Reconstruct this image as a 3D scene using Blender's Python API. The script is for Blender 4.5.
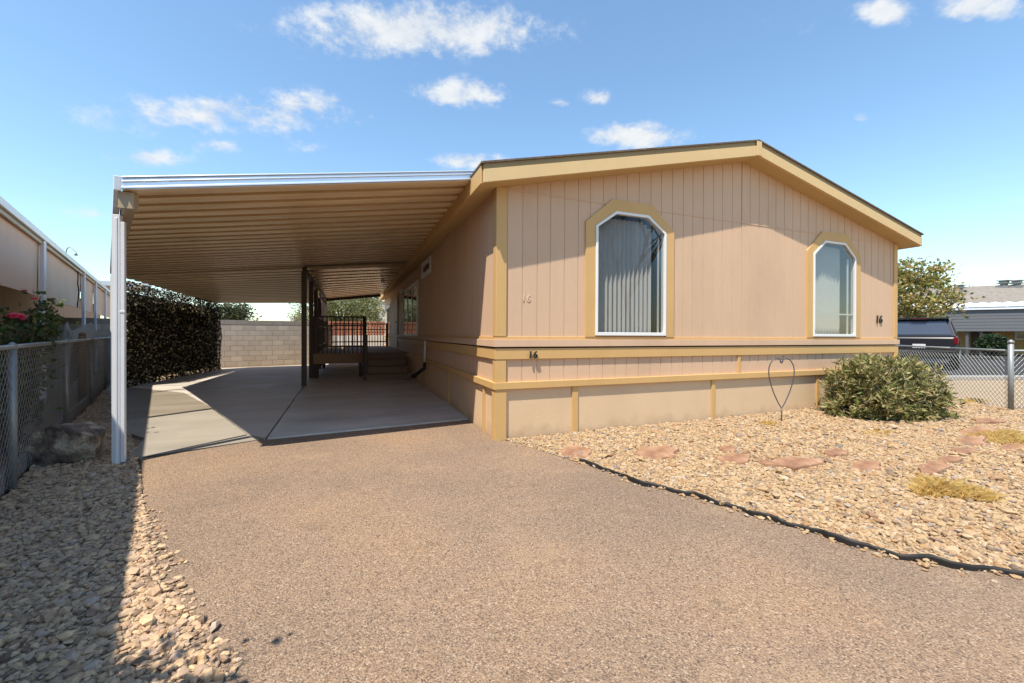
import bpy, math, random
import numpy as np
from mathutils import Vector, Matrix

for o in list(bpy.data.objects):
    bpy.data.objects.remove(o, do_unlink=True)
scene = bpy.context.scene
COL = scene.collection
random.seed(7)
RNG = np.random.default_rng(11)

# ------------------------------------------------------------------ camera
F, CX, HY, CAMH = 412.0, 512.0, 333.0, 1.3
YAW = math.radians(21.3)
SA, CA = math.sin(YAW), math.cos(YAW)
cam = bpy.data.cameras.new("camera")
cam.lens = F / 1024 * 36
cam.sensor_width = 36
cam.shift_y = -(341.5 - HY) / 1024
cam.clip_start = 0.05
cam.clip_end = 2000
camo = bpy.data.objects.new("camera", cam)
COL.objects.link(camo)
camo.location = (0, 0, CAMH)
camo.rotation_euler = (math.pi / 2, 0, -YAW)
scene.camera = camo

# ------------------------------------------------------------------ light
LDIR = Vector((0.40, 0.30, -1.0)).normalized()
sun = bpy.data.lights.new("sun", 'SUN')
sun.energy = 4.9
sun.angle = math.radians(0.53)
sun.color = (1.0, 0.92, 0.79)
suno = bpy.data.objects.new("sun", sun)
COL.objects.link(suno)
suno.rotation_euler = LDIR.to_track_quat('-Z', 'Y').to_euler()
suno.location = (-6, -5, 14)
scene.view_settings.view_transform = 'Standard'
scene.view_settings.look = 'None'
scene.view_settings.exposure = 0.6
scene.view_settings.gamma = 1.0
scene.view_settings.use_curve_mapping = False
scene.cycles.max_bounces = 10
scene.cycles.diffuse_bounces = 8
scene.cycles.transparent_max_bounces = 12
scene.cycles.caustics_reflective = False
scene.cycles.caustics_refractive = False


def ray(u, v):
    x = (u - CX) / F
    return (SA + x * CA, CA - x * SA, (HY - v) / F)


def G(u, v, z=0.0):                       # point of a level plane seen at (u, v)
    d = ray(u, v)
    t = (z - CAMH) / d[2]
    return Vector((d[0] * t, d[1] * t, z))


def D(u, v, t):                           # point at depth t metres
    d = ray(u, v)
    return Vector((d[0] * t, d[1] * t, CAMH + d[2] * t))


def onY(u, v, Y):
    d = ray(u, v)
    return D(u, v, Y / d[1])


def onX(u, v, X):
    d = ray(u, v)
    return D(u, v, X / d[0])


# ------------------------------------------------------------------ world
world = bpy.data.worlds.new("World")
scene.world = world
world.use_nodes = True
wt = world.node_tree
wt.nodes.clear()
wo = wt.nodes.new('ShaderNodeOutputWorld')
bg = wt.nodes.new('ShaderNodeBackground')
bg.inputs['Strength'].default_value = 0.15
wt.links.new(bg.outputs[0], wo.inputs[0])
sky = wt.nodes.new('ShaderNodeTexSky')
sky.sky_type = 'NISHITA'
sky.sun_disc = False
sky.sun_elevation = math.asin(-LDIR.z)
sky.sun_rotation = math.atan2(-LDIR.x, -LDIR.y) % (2 * math.pi)
sky.air_density = 1.25
sky.dust_density = 0.35
sky.ozone_density = 1.2
sky.altitude = 340


def wmath(op, a, b=None, clamp=False):
    n = wt.nodes.new('ShaderNodeMath')
    n.operation = op
    n.use_clamp = clamp
    for i, s in enumerate((a, b)):
        if s is None:
            continue
        if isinstance(s, (int, float)):
            n.inputs[i].default_value = s
        else:
            wt.links.new(s, n.inputs[i])
    return n.outputs[0]


def wdot(sock, vec):
    n = wt.nodes.new('ShaderNodeVectorMath')
    n.operation = 'DOT_PRODUCT'
    wt.links.new(sock, n.inputs[0])
    n.inputs[1].default_value = vec
    return n.outputs['Value']


wtc = wt.nodes.new('ShaderNodeTexCoord')
wdir = wtc.outputs['Generated']


def wnoise(scale, detail, rough, stretch=1.0):
    mp = wt.nodes.new('ShaderNodeMapping')
    mp.inputs['Scale'].default_value = (1, 1, stretch)
    wt.links.new(wdir, mp.inputs[0])
    n = wt.nodes.new('ShaderNodeTexNoise')
    n.inputs['Scale'].default_value = scale
    n.inputs['Detail'].default_value = detail
    n.inputs['Roughness'].default_value = rough
    wt.links.new(mp.outputs[0], n.inputs['Vector'])
    return n.outputs['Fac']


nz_a = wnoise(12.0, 10, 0.62, 1.7)
nz_b = wnoise(40.0, 8, 0.65, 1.4)
mask = None
# centre (u, v), half width, half height, density
CLOUDS = [(425, 30, 128, 30, 1.0), (345, 14, 60, 16, 0.6), (235, 114, 122, 24, 0.72), (300, 104, 50, 16, 0.75), (145, 158, 48, 11, 0.7),
          (462, 94, 50, 16, 0.85), (634, 136, 54, 15, 0.9), (594, 98, 24, 10, 0.6), (562, 104, 14, 6, 0.5),
          (470, 161, 44, 10, 0.8), (888, 12, 36, 14, 0.95), (978, 8, 48, 16, 0.95), (863, 117, 14, 7, 0.6),
          (312, 148, 30, 9, 0.45), (222, 146, 40, 10, 0.5), (800, 20, 50, 14, 0.2), (1010, 200, 40, 9, 0.3),
          (90, 215, 50, 9, 0.35), (60, 120, 60, 14, 0.22)]
for (u, v, hw, hh, dens) in CLOUDS:
    c = Vector(ray(u, v)).normalized()
    hw, hh = hw * 1.12, hh * 1.15
    T = Vector(ray(u + hw, v)).normalized() - c
    U = Vector(ray(u, v - hh)).normalized() - c
    det = c.dot(T.cross(U))
    a = wdot(wdir, tuple(U.cross(c) / det))
    b = wdot(wdir, tuple(c.cross(T) / det))
    r = wmath('SQRT', wmath('ADD', wmath('MULTIPLY', a, a), wmath('MULTIPLY', b, b)))
    m = wmath('MULTIPLY', wmath('SUBTRACT', 1.25, r, True), dens)
    mask = m if mask is None else wmath('MAXIMUM', mask, m)
shape = wmath('ADD', mask, wmath('ADD', wmath('MULTIPLY', wmath('SUBTRACT', nz_a, 0.52), 1.9),
                                 wmath('MULTIPLY', wmath('SUBTRACT', nz_b, 0.5), 1.1)))
ramp = wt.nodes.new('ShaderNodeValToRGB')
ramp.color_ramp.interpolation = 'EASE'
ramp.color_ramp.elements[0].position = 0.16
ramp.color_ramp.elements[1].position = 0.95
wt.links.new(shape, ramp.inputs[0])
alpha = wmath('MULTIPLY', ramp.outputs[0], wmath('MULTIPLY', mask, 2.2, True), True)
wmix = wt.nodes.new('ShaderNodeMix')
wmix.data_type = 'RGBA'
wt.links.new(alpha, wmix.inputs[0])
skg = wt.nodes.new('ShaderNodeHueSaturation')
skg.inputs['Saturation'].default_value = 1.0
wt.links.new(sky.outputs[0], skg.inputs['Color'])
skt = wt.nodes.new('ShaderNodeMix')
skt.data_type = 'RGBA'
skt.blend_type = 'MULTIPLY'
skt.inputs[0].default_value = 1.0
skt.inputs[7].default_value = (0.88, 1.01, 1.04, 1)
wt.links.new(skg.outputs[0], skt.inputs[6])
wt.links.new(skt.outputs[2], wmix.inputs[6])
ccol = wt.nodes.new('ShaderNodeValToRGB')
ccol.color_ramp.elements[0].position = 0.36
ccol.color_ramp.elements[0].color = (0.80, 0.84, 0.90, 1)
ccol.color_ramp.elements[1].position = 0.60
ccol.color_ramp.elements[1].color = (1, 1, 1, 1)
wt.links.new(nz_a, ccol.inputs[0])
csc = wt.nodes.new('ShaderNodeMix')
csc.data_type = 'RGBA'
csc.blend_type = 'MULTIPLY'
csc.inputs[0].default_value = 1.0
csc.inputs[7].default_value = (3.9, 4.05, 4.2, 1)
wt.links.new(ccol.outputs[0], csc.inputs[6])
wt.links.new(csc.outputs[2], wmix.inputs[7])
wt.links.new(wmix.outputs[2], bg.inputs[0])

# ------------------------------------------------------------------ materials


def lin(h):
    h = h.lstrip('#')
    return tuple((((int(h[i:i + 2], 16) / 255) + 0.055) / 1.055) ** 2.4 if int(h[i:i + 2], 16) > 10
                 else int(h[i:i + 2], 16) / 255 / 12.92 for i in (0, 2, 4))


class NT:
    def __init__(s, name):
        s.m = bpy.data.materials.new(name)
        s.m.use_nodes = True
        s.t = s.m.node_tree
        s.b = s.t.nodes['Principled BSDF']
        s.out = s.t.nodes['Material Output']
        s.tc = s.t.nodes.new('ShaderNodeTexCoord')

    def n(s, kind, **kw):
        n = s.t.nodes.new(kind)
        for k, v in kw.items():
            setattr(n, k, v)
        return n

    def l(s, a, b):
        s.t.links.new(a, b)

    def noise(s, scale, detail=4, rough=0.55, stretch=None, src=None):
        n = s.n('ShaderNodeTexNoise')
        n.inputs['Scale'].default_value = scale
        n.inputs['Detail'].default_value = detail
        n.inputs['Roughness'].default_value = rough
        v = src or s.tc.outputs['Object']
        if stretch:
            mp = s.n('ShaderNodeMapping')
            mp.inputs['Scale'].default_value = stretch
            s.l(v, mp.inputs[0])
            v = mp.outputs[0]
        s.l(v, n.inputs['Vector'])
        return n.outputs['Fac']

    def vor(s, scale, feature='F1', out='Distance', stretch=None):
        n = s.n('ShaderNodeTexVoronoi', feature=feature)
        n.inputs['Scale'].default_value = scale
        v = s.tc.outputs['Object']
        if stretch:
            mp = s.n('ShaderNodeMapping')
            mp.inputs['Scale'].default_value = stretch
            s.l(v, mp.inputs[0])
            v = mp.outputs[0]
        s.l(v, n.inputs['Vector'])
        return n.outputs[out]

    def ramp(s, fac, stops, interp='LINEAR'):
        r = s.n('ShaderNodeValToRGB')
        r.color_ramp.interpolation = interp
        e = r.color_ramp.elements
        while len(e) < len(stops):
            e.new(0.5)
        for i, (p, c) in enumerate(stops):
            e[i].position = p
            if isinstance(c, (int, float)):
                c = (c, c, c)
            e[i].color = (*c[:3], 1)
        s.l(fac, r.inputs[0])
        return r.outputs[0]

    def mix(s, fac, a, b, blend='MIX'):
        m = s.n('ShaderNodeMix', data_type='RGBA', blend_type=blend)
        for i, v in ((0, fac), (6, a), (7, b)):
            if isinstance(v, (int, float)):
                m.inputs[i].default_value = v
            elif isinstance(v, tuple):
                m.inputs[i].default_value = (*v[:3], 1)
            else:
                s.l(v, m.inputs[i])
        return m.outputs[2]

    def math(s, op, a, b=0.0, clamp=False):
        m = s.n('ShaderNodeMath', operation=op, use_clamp=clamp)
        for i, v in ((0, a), (1, b)):
            if isinstance(v, (int, float)):
                m.inputs[i].default_value = v
            else:
                s.l(v, m.inputs[i])
        return m.outputs[0]

    def base(s, c):
        if isinstance(c, tuple):
            s.b.inputs['Base Color'].default_value = (*c[:3], 1)
        else:
            s.l(c, s.b.inputs['Base Color'])

    def bump(s, h, strength=0.3, dist=0.01):
        b = s.n('ShaderNodeBump')
        b.inputs['Strength'].default_value = strength
        b.inputs['Distance'].default_value = dist
        s.l(h, b.inputs['Height'])
        s.l(b.outputs[0], s.b.inputs['Normal'])


def sc(c, k):
    return tuple(min(1, x * k) for x in c)


def painted(name, c, rough=0.6, var=0.12, scale=3.0, stretch=None, bump=0.15, dirt=0.0, metal=0.0, spec=0.4):
    t = NT(name)
    n1 = t.noise(scale, 5, 0.6, stretch)
    col = t.ramp(n1, [(0.25, sc(c, 1 - var)), (0.75, sc(c, 1 + var))])
    n2 = t.noise(scale * 14, 3, 0.6, stretch)
    col = t.mix(0.25, col, t.ramp(n2, [(0.3, sc(c, 1 - var)), (0.7, sc(c, 1 + var))]))
    if dirt:
        n3 = t.noise(scale * 0.6, 6, 0.7, (1, 1, 0.4))
        col = t.mix(t.ramp(n3, [(0.5, 0.0), (0.75, dirt)]), col, sc(c, 0.55))
    t.base(col)
    t.b.inputs['Roughness'].default_value = rough
    t.b.inputs['Metallic'].default_value = metal
    t.b.inputs['Specular IOR Level'].default_value = spec
    if bump:
        t.bump(t.noise(scale * 30, 3, 0.6, stretch), bump, 0.004)
    return t.m


def leafmat(name, cols, trans=0.35, rough=0.5):
    t = NT(name)
    g = t.n('ShaderNodeNewGeometry')
    col = t.ramp(g.outputs['Random Per Island'], [(i / max(1, len(cols) - 1), c) for i, c in enumerate(cols)])
    t.base(col)
    t.b.inputs['Roughness'].default_value = rough
    t.b.inputs['Specular IOR Level'].default_value = 0.3
    tr = t.n('ShaderNodeBsdfTranslucent')
    t.l(col, tr.inputs[0])
    mx = t.n('ShaderNodeMixShader')
    mx.inputs[0].default_value = trans
    t.l(t.b.outputs[0], mx.inputs[1])
    t.l(tr.outputs[0], mx.inputs[2])
    t.l(mx.outputs[0], t.out.inputs[0])
    return t.m


def glassmat(name, tint=(0.75, 0.8, 0.8), refl=0.06, rough=0.02):
    t = NT(name)
    tr = t.n('ShaderNodeBsdfTransparent')
    tr.inputs[0].default_value = (*tint, 1)
    gl = t.n('ShaderNodeBsdfGlossy')
    gl.inputs['Roughness'].default_value = rough
    fr = t.n('ShaderNodeFresnel')
    fr.inputs['IOR'].default_value = 1.5
    f2 = t.math('ADD', t.math('MULTIPLY', fr.outputs[0], 0.17), refl, True)
    mx = t.n('ShaderNodeMixShader')
    t.l(f2, mx.inputs[0])
    t.l(tr.outputs[0], mx.inputs[1])
    t.l(gl.outputs[0], mx.inputs[2])
    t.l(mx.outputs[0], t.out.inputs[0])
    return t.m


M = {}
C_WALL = (0.595, 0.405, 0.268)
C_TRIM = (0.57, 0.355, 0.142)
M['siding'] = painted('siding_paint', C_WALL, 0.75, 0.06, 1.2, (1, 1, 0.25), 0.3, 0.28)
M['skirt'] = painted('skirting_stucco', (0.64, 0.46, 0.29), 0.85, 0.06, 1.5, None, 0.6, 0.15)
_t = M['skirt'].node_tree
_b = _t.nodes['Principled BSDF']
_src = _b.inputs['Base Color'].links[0].from_socket
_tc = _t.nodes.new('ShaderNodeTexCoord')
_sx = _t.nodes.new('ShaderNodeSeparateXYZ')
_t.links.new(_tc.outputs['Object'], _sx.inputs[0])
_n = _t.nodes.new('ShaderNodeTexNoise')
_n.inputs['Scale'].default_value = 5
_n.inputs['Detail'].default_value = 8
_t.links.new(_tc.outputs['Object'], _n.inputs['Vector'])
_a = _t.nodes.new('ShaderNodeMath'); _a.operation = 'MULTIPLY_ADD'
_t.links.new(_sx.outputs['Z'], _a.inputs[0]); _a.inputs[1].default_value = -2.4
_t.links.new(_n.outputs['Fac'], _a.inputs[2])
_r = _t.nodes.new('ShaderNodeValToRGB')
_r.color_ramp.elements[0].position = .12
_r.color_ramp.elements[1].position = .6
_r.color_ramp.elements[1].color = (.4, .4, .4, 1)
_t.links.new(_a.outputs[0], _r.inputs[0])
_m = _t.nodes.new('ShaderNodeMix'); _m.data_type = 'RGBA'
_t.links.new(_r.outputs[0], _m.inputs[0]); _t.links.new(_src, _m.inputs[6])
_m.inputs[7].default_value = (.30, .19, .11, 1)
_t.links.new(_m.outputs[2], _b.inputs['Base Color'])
M['trim'] = painted('trim_paint', C_TRIM, 0.65, 0.06, 2.0, None, 0.2, 0.12)
M['fascia'] = painted('fascia_paint', (0.62, 0.44, 0.22), 0.65, 0.06, 2.0, None, 0.2, 0.12)
M['soffit'] = painted('soffit_paint', (0.52, 0.36, 0.17), 0.7, 0.06, 2.0, None, 0.2)
M['white'] = painted('white_frame_paint', (0.74, 0.74, 0.73), 0.45, 0.03, 4, None, 0.05)
M['blind'] = painted('blind_vinyl', (0.60, 0.60, 0.58), 0.5, 0.03, 4, None, 0)
M['dark'] = painted('dark_interior', (0.05, 0.048, 0.045), 0.9, 0.1, 1, None, 0)
M['number'] = painted('black_number_metal', (0.012, 0.012, 0.012), 0.4, 0.1, 4, None, 0)
M['glass'] = glassmat('window_glass', (0.86, 0.86, 0.855), 0.004)
M['darkglass'] = painted('dark_glass', (0.02, 0.022, 0.025), 0.06, 0.1, 1, None, 0, 0, 0, 0.7)
M['fasciametal'] = painted('glossy_white_fascia', (0.80, 0.84, 0.90), 0.22, 0.03, 3, None, 0.03, 0.05, 0.45)
M['metalwhite'] = painted('white_enamelled_metal', (0.72, 0.74, 0.78), 0.35, 0.04, 3, None, 0.05, 0.08)
M['beige_metal'] = painted('beige_enamelled_metal', (0.40, 0.31, 0.20), 0.5, 0.06, 3, None, 0.08, 0.2)
M['postwood'] = painted('dark_brown_paint', (0.075, 0.045, 0.032), 0.55, 0.2, 3, (1, 1, .2), 0.2)
M['deckwood'] = painted('deck_boards', (0.34, 0.20, 0.12), 0.7, 0.22, 4, (6, .3, 6), 0.4, 0.3)
M['stepwood'] = painted('step_boards', (0.26, 0.155, 0.10), 0.7, 0.2, 4, (.3, 6, 6), 0.4, 0.3)
M['galv'] = painted('galvanised_steel', (0.26, 0.28, 0.29), 0.5, 0.15, 8, None, 0.1, 0.2, 0.4)
M['galv_dark'] = painted('weathered_galvanised_steel', (0.27, 0.265, 0.26), 0.5, 0.2, 8, None, 0.1, 0.2, 0.5)
M['edging'] = painted('black_plastic_edging', (0.012, 0.011, 0.011), 0.6, 0.3, 6, None, 0.3)
M['wire'] = painted('dark_bent_wire', (0.10, 0.105, 0.12), 0.5, 0.2, 8, None, 0.1, 0, 0.5)
M['joint'] = painted('grimy_shaded_pan_joint', (0.50, 0.35, 0.19), 0.6, 0.15, 3, None, 0)  # browner slit faces: grime plus recess shade painted in
M['brown_panel'] = painted('brown_valance_sheet', (0.68, 0.43, 0.30), 0.6, 0.08, 0.8, None, 0.06, 0.25)
M['rubber'] = painted('tyre_rubber', (0.02, 0.02, 0.02), 0.8, 0.1, 5, None, 0.1)
M['red_lamp'] = painted('red_lamp_lens', (0.14, 0.006, 0.009), 0.15, 0.05, 5, None, 0)
M['chrome'] = painted('bright_alloy', (0.6, 0.6, 0.62), 0.25, 0.05, 5, None, 0, 0, 0.9)
M['bark'] = painted('bark', (0.14, 0.10, 0.07), 0.9, 0.3, 8, (1, 1, .3), 0.8)
M['palebark'] = painted('pale_bark', (0.26, 0.22, 0.18), 0.9, 0.25, 8, (1, 1, .3), 0.6)
M['canvas'] = painted('weathered_canvas', (0.36, 0.34, 0.31), 0.9, 0.2, 2.5, None, 0.3, 0.3)
M['woodpost'] = painted('weathered_wood_post', (0.25, 0.16, 0.09), 0.8, 0.25, 4, (6, 6, .5), 0.5)
M['redwood'] = painted('red_brown_boards', (0.34, 0.12, 0.06), 0.75, 0.25, 3, (6, 6, .4), 0.3, 0.2)
M['paleblock'] = painted('pale_painted_block', (0.60, 0.55, 0.48), 0.85, 0.08, 2, None, 0.3, 0.1)
M['greyvalance'] = painted('grey_valance_sheet', (0.115, 0.118, 0.128), 0.55, 0.08, 1.5, (.2, .2, 6), 0.1)
M['tanwall'] = painted('tan_house_wall', (0.55, 0.36, 0.15), 0.8, 0.08, 1.5, None, 0.2)
M['flower'] = leafmat('rose_petals', [(0.6, 0.03, 0.11), (0.8, 0.10, 0.22), (0.9, 0.36, 0.42)], 0.25)
M['roseleaf'] = leafmat('rose_leaves', [(0.03, 0.06, 0.02), (0.06, 0.11, 0.03), (0.14, 0.17, 0.06), (0.10, 0.07, 0.03)], 0.3)
M['oleander'] = leafmat('oleander_leaves', [(0.09, 0.12, 0.035), (0.19, 0.21, 0.065), (0.29, 0.29, 0.11), (0.44, 0.38, 0.19), (0.30, 0.21, 0.09), (0.15, 0.17, 0.055)], 0.25, 0.42)
M['ivy'] = leafmat('ivy_leaves', [(0.02, 0.022, 0.010), (0.035, 0.035, 0.015), (0.06, 0.055, 0.022), (0.05, 0.035, 0.018), (0.03, 0.03, 0.013), (0.03, 0.03, 0.013), (0.03, 0.03, 0.013), (0.03, 0.028, 0.013), (0.75, 0.64, 0.4), (0.95, 0.88, 0.66)], 0.3, 0.45)  # palest tones paint sun specks and glints into the leaves
M['citrus'] = leafmat('citrus_leaves', [(0.10, 0.12, 0.03), (0.20, 0.22, 0.05), (0.36, 0.32, 0.08), (0.50, 0.38, 0.16), (0.30, 0.19, 0.09)], 0.4)
M['darktree'] = leafmat('dark_tree_leaves', [(0.035, 0.05, 0.02), (0.07, 0.085, 0.035), (0.12, 0.12, 0.06)], 0.3)
M['palo'] = leafmat('feathery_leaves', [(0.12, 0.14, 0.04), (0.20, 0.21, 0.07), (0.30, 0.28, 0.11), (0.07, 0.085, 0.03)], 0.4)
M['drygrass'] = leafmat('dry_grass', [(0.60, 0.40, 0.12), (0.74, 0.52, 0.18), (0.50, 0.36, 0.14), (0.78, 0.60, 0.26)], 0.35)
M['darkshrub'] = leafmat('dark_shrub_leaves', [(0.02, 0.04, 0.02), (0.05, 0.08, 0.03)], 0.3)


def shingles():
    t = NT('brown_shingles')
    br = t.n('ShaderNodeTexBrick')
    br.inputs['Scale'].default_value = 4.0
    br.inputs['Color1'].default_value = (0.10, 0.07, 0.05, 1)
    br.inputs['Color2'].default_value = (0.15, 0.11, 0.08, 1)
    br.inputs['Mortar'].default_value = (0.04, 0.03, 0.025, 1)
    t.l(t.tc.outputs['Object'], br.inputs['Vector'])
    t.base(t.mix(0.4, br.outputs['Color'], t.ramp(t.noise(60, 3), [(0.3, (0.06, 0.04, 0.03)), (0.7, (0.2, 0.15, 0.11))])))
    t.b.inputs['Roughness'].default_value = 0.95
    t.bump(t.noise(150, 2), 0.5, 0.004)
    return t.m


M['shingle'] = shingles()


def greyroof():
    t = NT('weathered_grey_shingles')
    br = t.n('ShaderNodeTexBrick')
    br.inputs['Scale'].default_value = 2.2
    br.inputs['Color1'].default_value = (0.19, 0.165, 0.14, 1)
    br.inputs['Color2'].default_value = (0.25, 0.22, 0.185, 1)
    br.inputs['Mortar'].default_value = (0.12, 0.105, 0.09, 1)
    br.inputs['Mortar Size'].default_value = 0.015
    t.l(t.tc.outputs['Object'], br.inputs['Vector'])
    t.base(t.mix(0.4, br.outputs['Color'], t.ramp(t.noise(5, 5), [(0.3, (0.16, 0.14, 0.12)), (0.7, (0.29, 0.255, 0.22))])))
    t.b.inputs['Roughness'].default_value = 0.95
    return t.m


M['greyroof'] = greyroof()


def ceiling_metal():
    t = NT('tan_carport_pans')
    c = (0.86, 0.69, 0.45)
    a = t.noise(1.1, 5, 0.6, (0.35, 2.2, 1))
    col = t.ramp(a, [(0.28, sc(c, 0.72)), (0.72, sc(c, 1.18))])
    b = t.noise(3.0, 6, 0.7, (0.5, 5, 1))
    col = t.mix(t.ramp(b, [(0.55, 0.0), (0.8, 0.45)]), col, (0.52, 0.39, 0.24))
    t.base(col)
    t.b.inputs['Roughness'].default_value = 0.42
    t.b.inputs['Specular IOR Level'].default_value = 0.5
    t.b.inputs['Coat Weight'].default_value = 0.25
    t.b.inputs['Coat Roughness'].default_value = 0.25
    t.bump(t.noise(2.5, 3, 0.5, (0.6, 3, 1)), 0.12, 0.03)
    return t.m


M['ceiling'] = ceiling_metal()


def dappled():
    t = NT('dappled_patio_cover')
    a = t.noise(1.6, 7, 0.7, (0.7, 1.6, 1))
    col = t.ramp(a, [(0.33, (0.25, 0.18, 0.10)), (0.45, (0.55, 0.43, 0.25)), (0.6, (0.72, 0.60, 0.38)), (0.75, (0.80, 0.72, 0.52))])  # mottled tones paint dappled bounce light into the worn finish
    b = t.noise(7, 5, 0.7, (0.6, 2, 1))
    col = t.mix(t.ramp(b, [(0.56, 0.0), (0.68, 0.8)]), col, (0.10, 0.07, 0.045))
    t.base(col)
    t.b.inputs['Roughness'].default_value = 0.26
    t.b.inputs['Metallic'].default_value = 0.75
    t.bump(t.noise(3, 4), 0.3, 0.04)
    return t.m


M['dappled'] = dappled()


def asphalt():
    t = NT('worn_aggregate_driveway')
    g1 = t.vor(135, out='Color')
    sep = t.n('ShaderNodeSeparateColor')
    t.l(g1, sep.inputs[0])
    chips = t.ramp(sep.outputs[0], [(0.0, (0.05, 0.038, 0.033)), (0.12, (0.12, 0.085, 0.07)), (0.28, (0.22, 0.155, 0.115)), (0.6, (0.31, 0.21, 0.145)), (0.9, (0.37, 0.26, 0.18)), (0.985, (0.50, 0.40, 0.31))])
    g2 = t.vor(300, out='Color')
    sep2 = t.n('ShaderNodeSeparateColor')
    t.l(g2, sep2.inputs[0])
    fines = t.ramp(sep2.outputs[1], [(0.0, (0.14, 0.10, 0.085)), (0.5, (0.28, 0.19, 0.13)), (1.0, (0.40, 0.29, 0.20))])
    col = t.mix(t.ramp(t.noise(22, 3), [(0.4, 0.25), (0.65, 0.75)]), chips, fines)
    big = t.noise(0.55, 5, 0.55)
    col = t.mix(0.75, col, t.ramp(big, [(0.3, (0.64, 0.66, 0.73)), (0.5, (0.95, 0.92, 0.92)), (0.68, (1.2, 1.07, 0.94))]), 'MULTIPLY')
    st = t.noise(2.2, 4, 0.65)
    col = t.mix(t.ramp(st, [(0.60, 0.0), (0.72, 0.55)]), col, (0.13, 0.095, 0.07))
    ck = t.n('ShaderNodeTexVoronoi', feature='DISTANCE_TO_EDGE')
    ck.inputs['Scale'].default_value = 0.33
    wv = t.n('ShaderNodeVectorMath', operation='ADD')
    nn_ = t.n('ShaderNodeTexNoise')
    nn_.inputs['Scale'].default_value = 2.2
    nn_.inputs['Detail'].default_value = 6
    t.l(t.tc.outputs['Object'], nn_.inputs['Vector'])
    sv = t.n('ShaderNodeVectorMath', operation='SCALE')
    sv.inputs['Scale'].default_value = 0.5
    t.l(nn_.outputs['Color'], sv.inputs[0])
    t.l(t.tc.outputs['Object'], wv.inputs[0])
    t.l(sv.outputs[0], wv.inputs[1])
    t.l(wv.outputs[0], ck.inputs['Vector'])
    crk = t.math('MULTIPLY', t.ramp(ck.outputs['Distance'], [(0.0, 1.0), (0.0025, 0.0)]), t.ramp(t.noise(0.5, 3), [(0.48, 0.0), (0.62, 0.4)]))
    col = t.mix(crk, col, (0.07, 0.05, 0.04))
    dust = t.noise(1.4, 6, 0.7)
    col = t.mix(t.ramp(dust, [(0.55, 0.0), (0.72, 0.35)]), col, (0.42, 0.29, 0.18))
    g3 = t.vor(170, out='Color')
    sep3 = t.n('ShaderNodeSeparateColor')
    t.l(g3, sep3.inputs[0])
    col = t.mix(t.ramp(sep3.outputs[2], [(0.0, 0.6), (0.05, 0.5), (0.07, 0.0)]), col, (0.07, 0.055, 0.05))
    col = t.mix(t.ramp(sep3.outputs[0], [(0.95, 0.0), (0.98, 0.45)]), col, (0.52, 0.43, 0.34))
    t.base(t.mix(1.0, col, (1.0, 1.01, 0.97), 'MULTIPLY'))
    t.b.inputs['Roughness'].default_value = 0.9
    t.b.inputs['Specular IOR Level'].default_value = 0.25
    h = t.math('ADD', t.math('MULTIPLY', t.vor(135), -0.6), t.math('MULTIPLY', t.noise(120, 3), 0.5))
    t.bump(h, 0.75, 0.012)
    return t.m


M['asphalt'] = asphalt()


def concrete(name, c, stain=0.4, wet=0.0):
    t = NT(name)
    a = t.noise(0.8, 6, 0.6, (1, 1.6, 1))
    col = t.ramp(a, [(0.3, sc(c, 0.78)), (0.7, sc(c, 1.12))])
    b = t.noise(1.3, 7, 0.7, (0.5, 1.8, 1))
    col = t.mix(t.ramp(b, [(0.47, 0.0), (0.66, stain)]), col, sc(c, 0.42))
    b2 = t.noise(0.7, 8, 0.72, (0.35, 2.4, 1))
    col = t.mix(t.ramp(b2, [(0.54, 0.0), (0.7, 0.6)]), col, sc(c, 1.35))
    col = t.mix(0.3, col, t.ramp(t.noise(90, 3), [(0.3, sc(c, 0.75)), (0.7, sc(c, 1.2))]))
    t.base(col)
    t.l(t.ramp(b, [(0.42, 0.62), (0.66, 0.42 if wet else 0.6)]), t.b.inputs['Roughness'])
    t.bump(t.noise(40, 4), 0.25, 0.004)
    return t.m


M['slab'] = concrete('smooth_carport_concrete', (0.58, 0.54, 0.49), 0.75, 1)
M['slab_stained'] = concrete('stained_carport_concrete', (0.55, 0.49, 0.43), 0.7, 1)
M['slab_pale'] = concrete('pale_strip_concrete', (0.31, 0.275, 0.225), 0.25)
M['slab_brown'] = concrete('dark_brown_concrete', (0.24, 0.20, 0.15), 0.5)  # darker, browner concrete than the other slabs
M['curb'] = concrete('kerb_concrete', (0.30, 0.27, 0.24), 0.3)


def sand():
    t = NT('sandy_ground')
    a = t.noise(0.35, 8, 0.65)
    col = t.ramp(a, [(0.3, (0.25, 0.17, 0.095)), (0.7, (0.33, 0.235, 0.135))])
    col = t.mix(0.5, col, t.ramp(t.noise(30, 5, 0.7), [(0.3, (0.18, 0.12, 0.07)), (0.7, (0.36, 0.265, 0.165))]))
    t.base(col)
    t.b.inputs['Roughness'].default_value = 0.95
    t.bump(t.noise(25, 5, 0.7), 0.5, 0.03)
    return t.m


M['sand'] = sand()


def gravel_base():
    t = NT('gravel_bed_soil')
    g = t.vor(34, out='Color')
    sep = t.n('ShaderNodeSeparateColor')
    t.l(g, sep.inputs[0])
    t.base(t.ramp(sep.outputs[0], [(0.0, (0.16, 0.11, 0.075)), (0.5, (0.38, 0.27, 0.165)), (1.0, (0.55, 0.43, 0.29))]))
    t.b.inputs['Roughness'].default_value = 0.95
    t.bump(t.math('MULTIPLY', t.vor(34), -1.0), 1.0, 0.03)
    return t.m


M['gravelbase'] = gravel_base()


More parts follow.
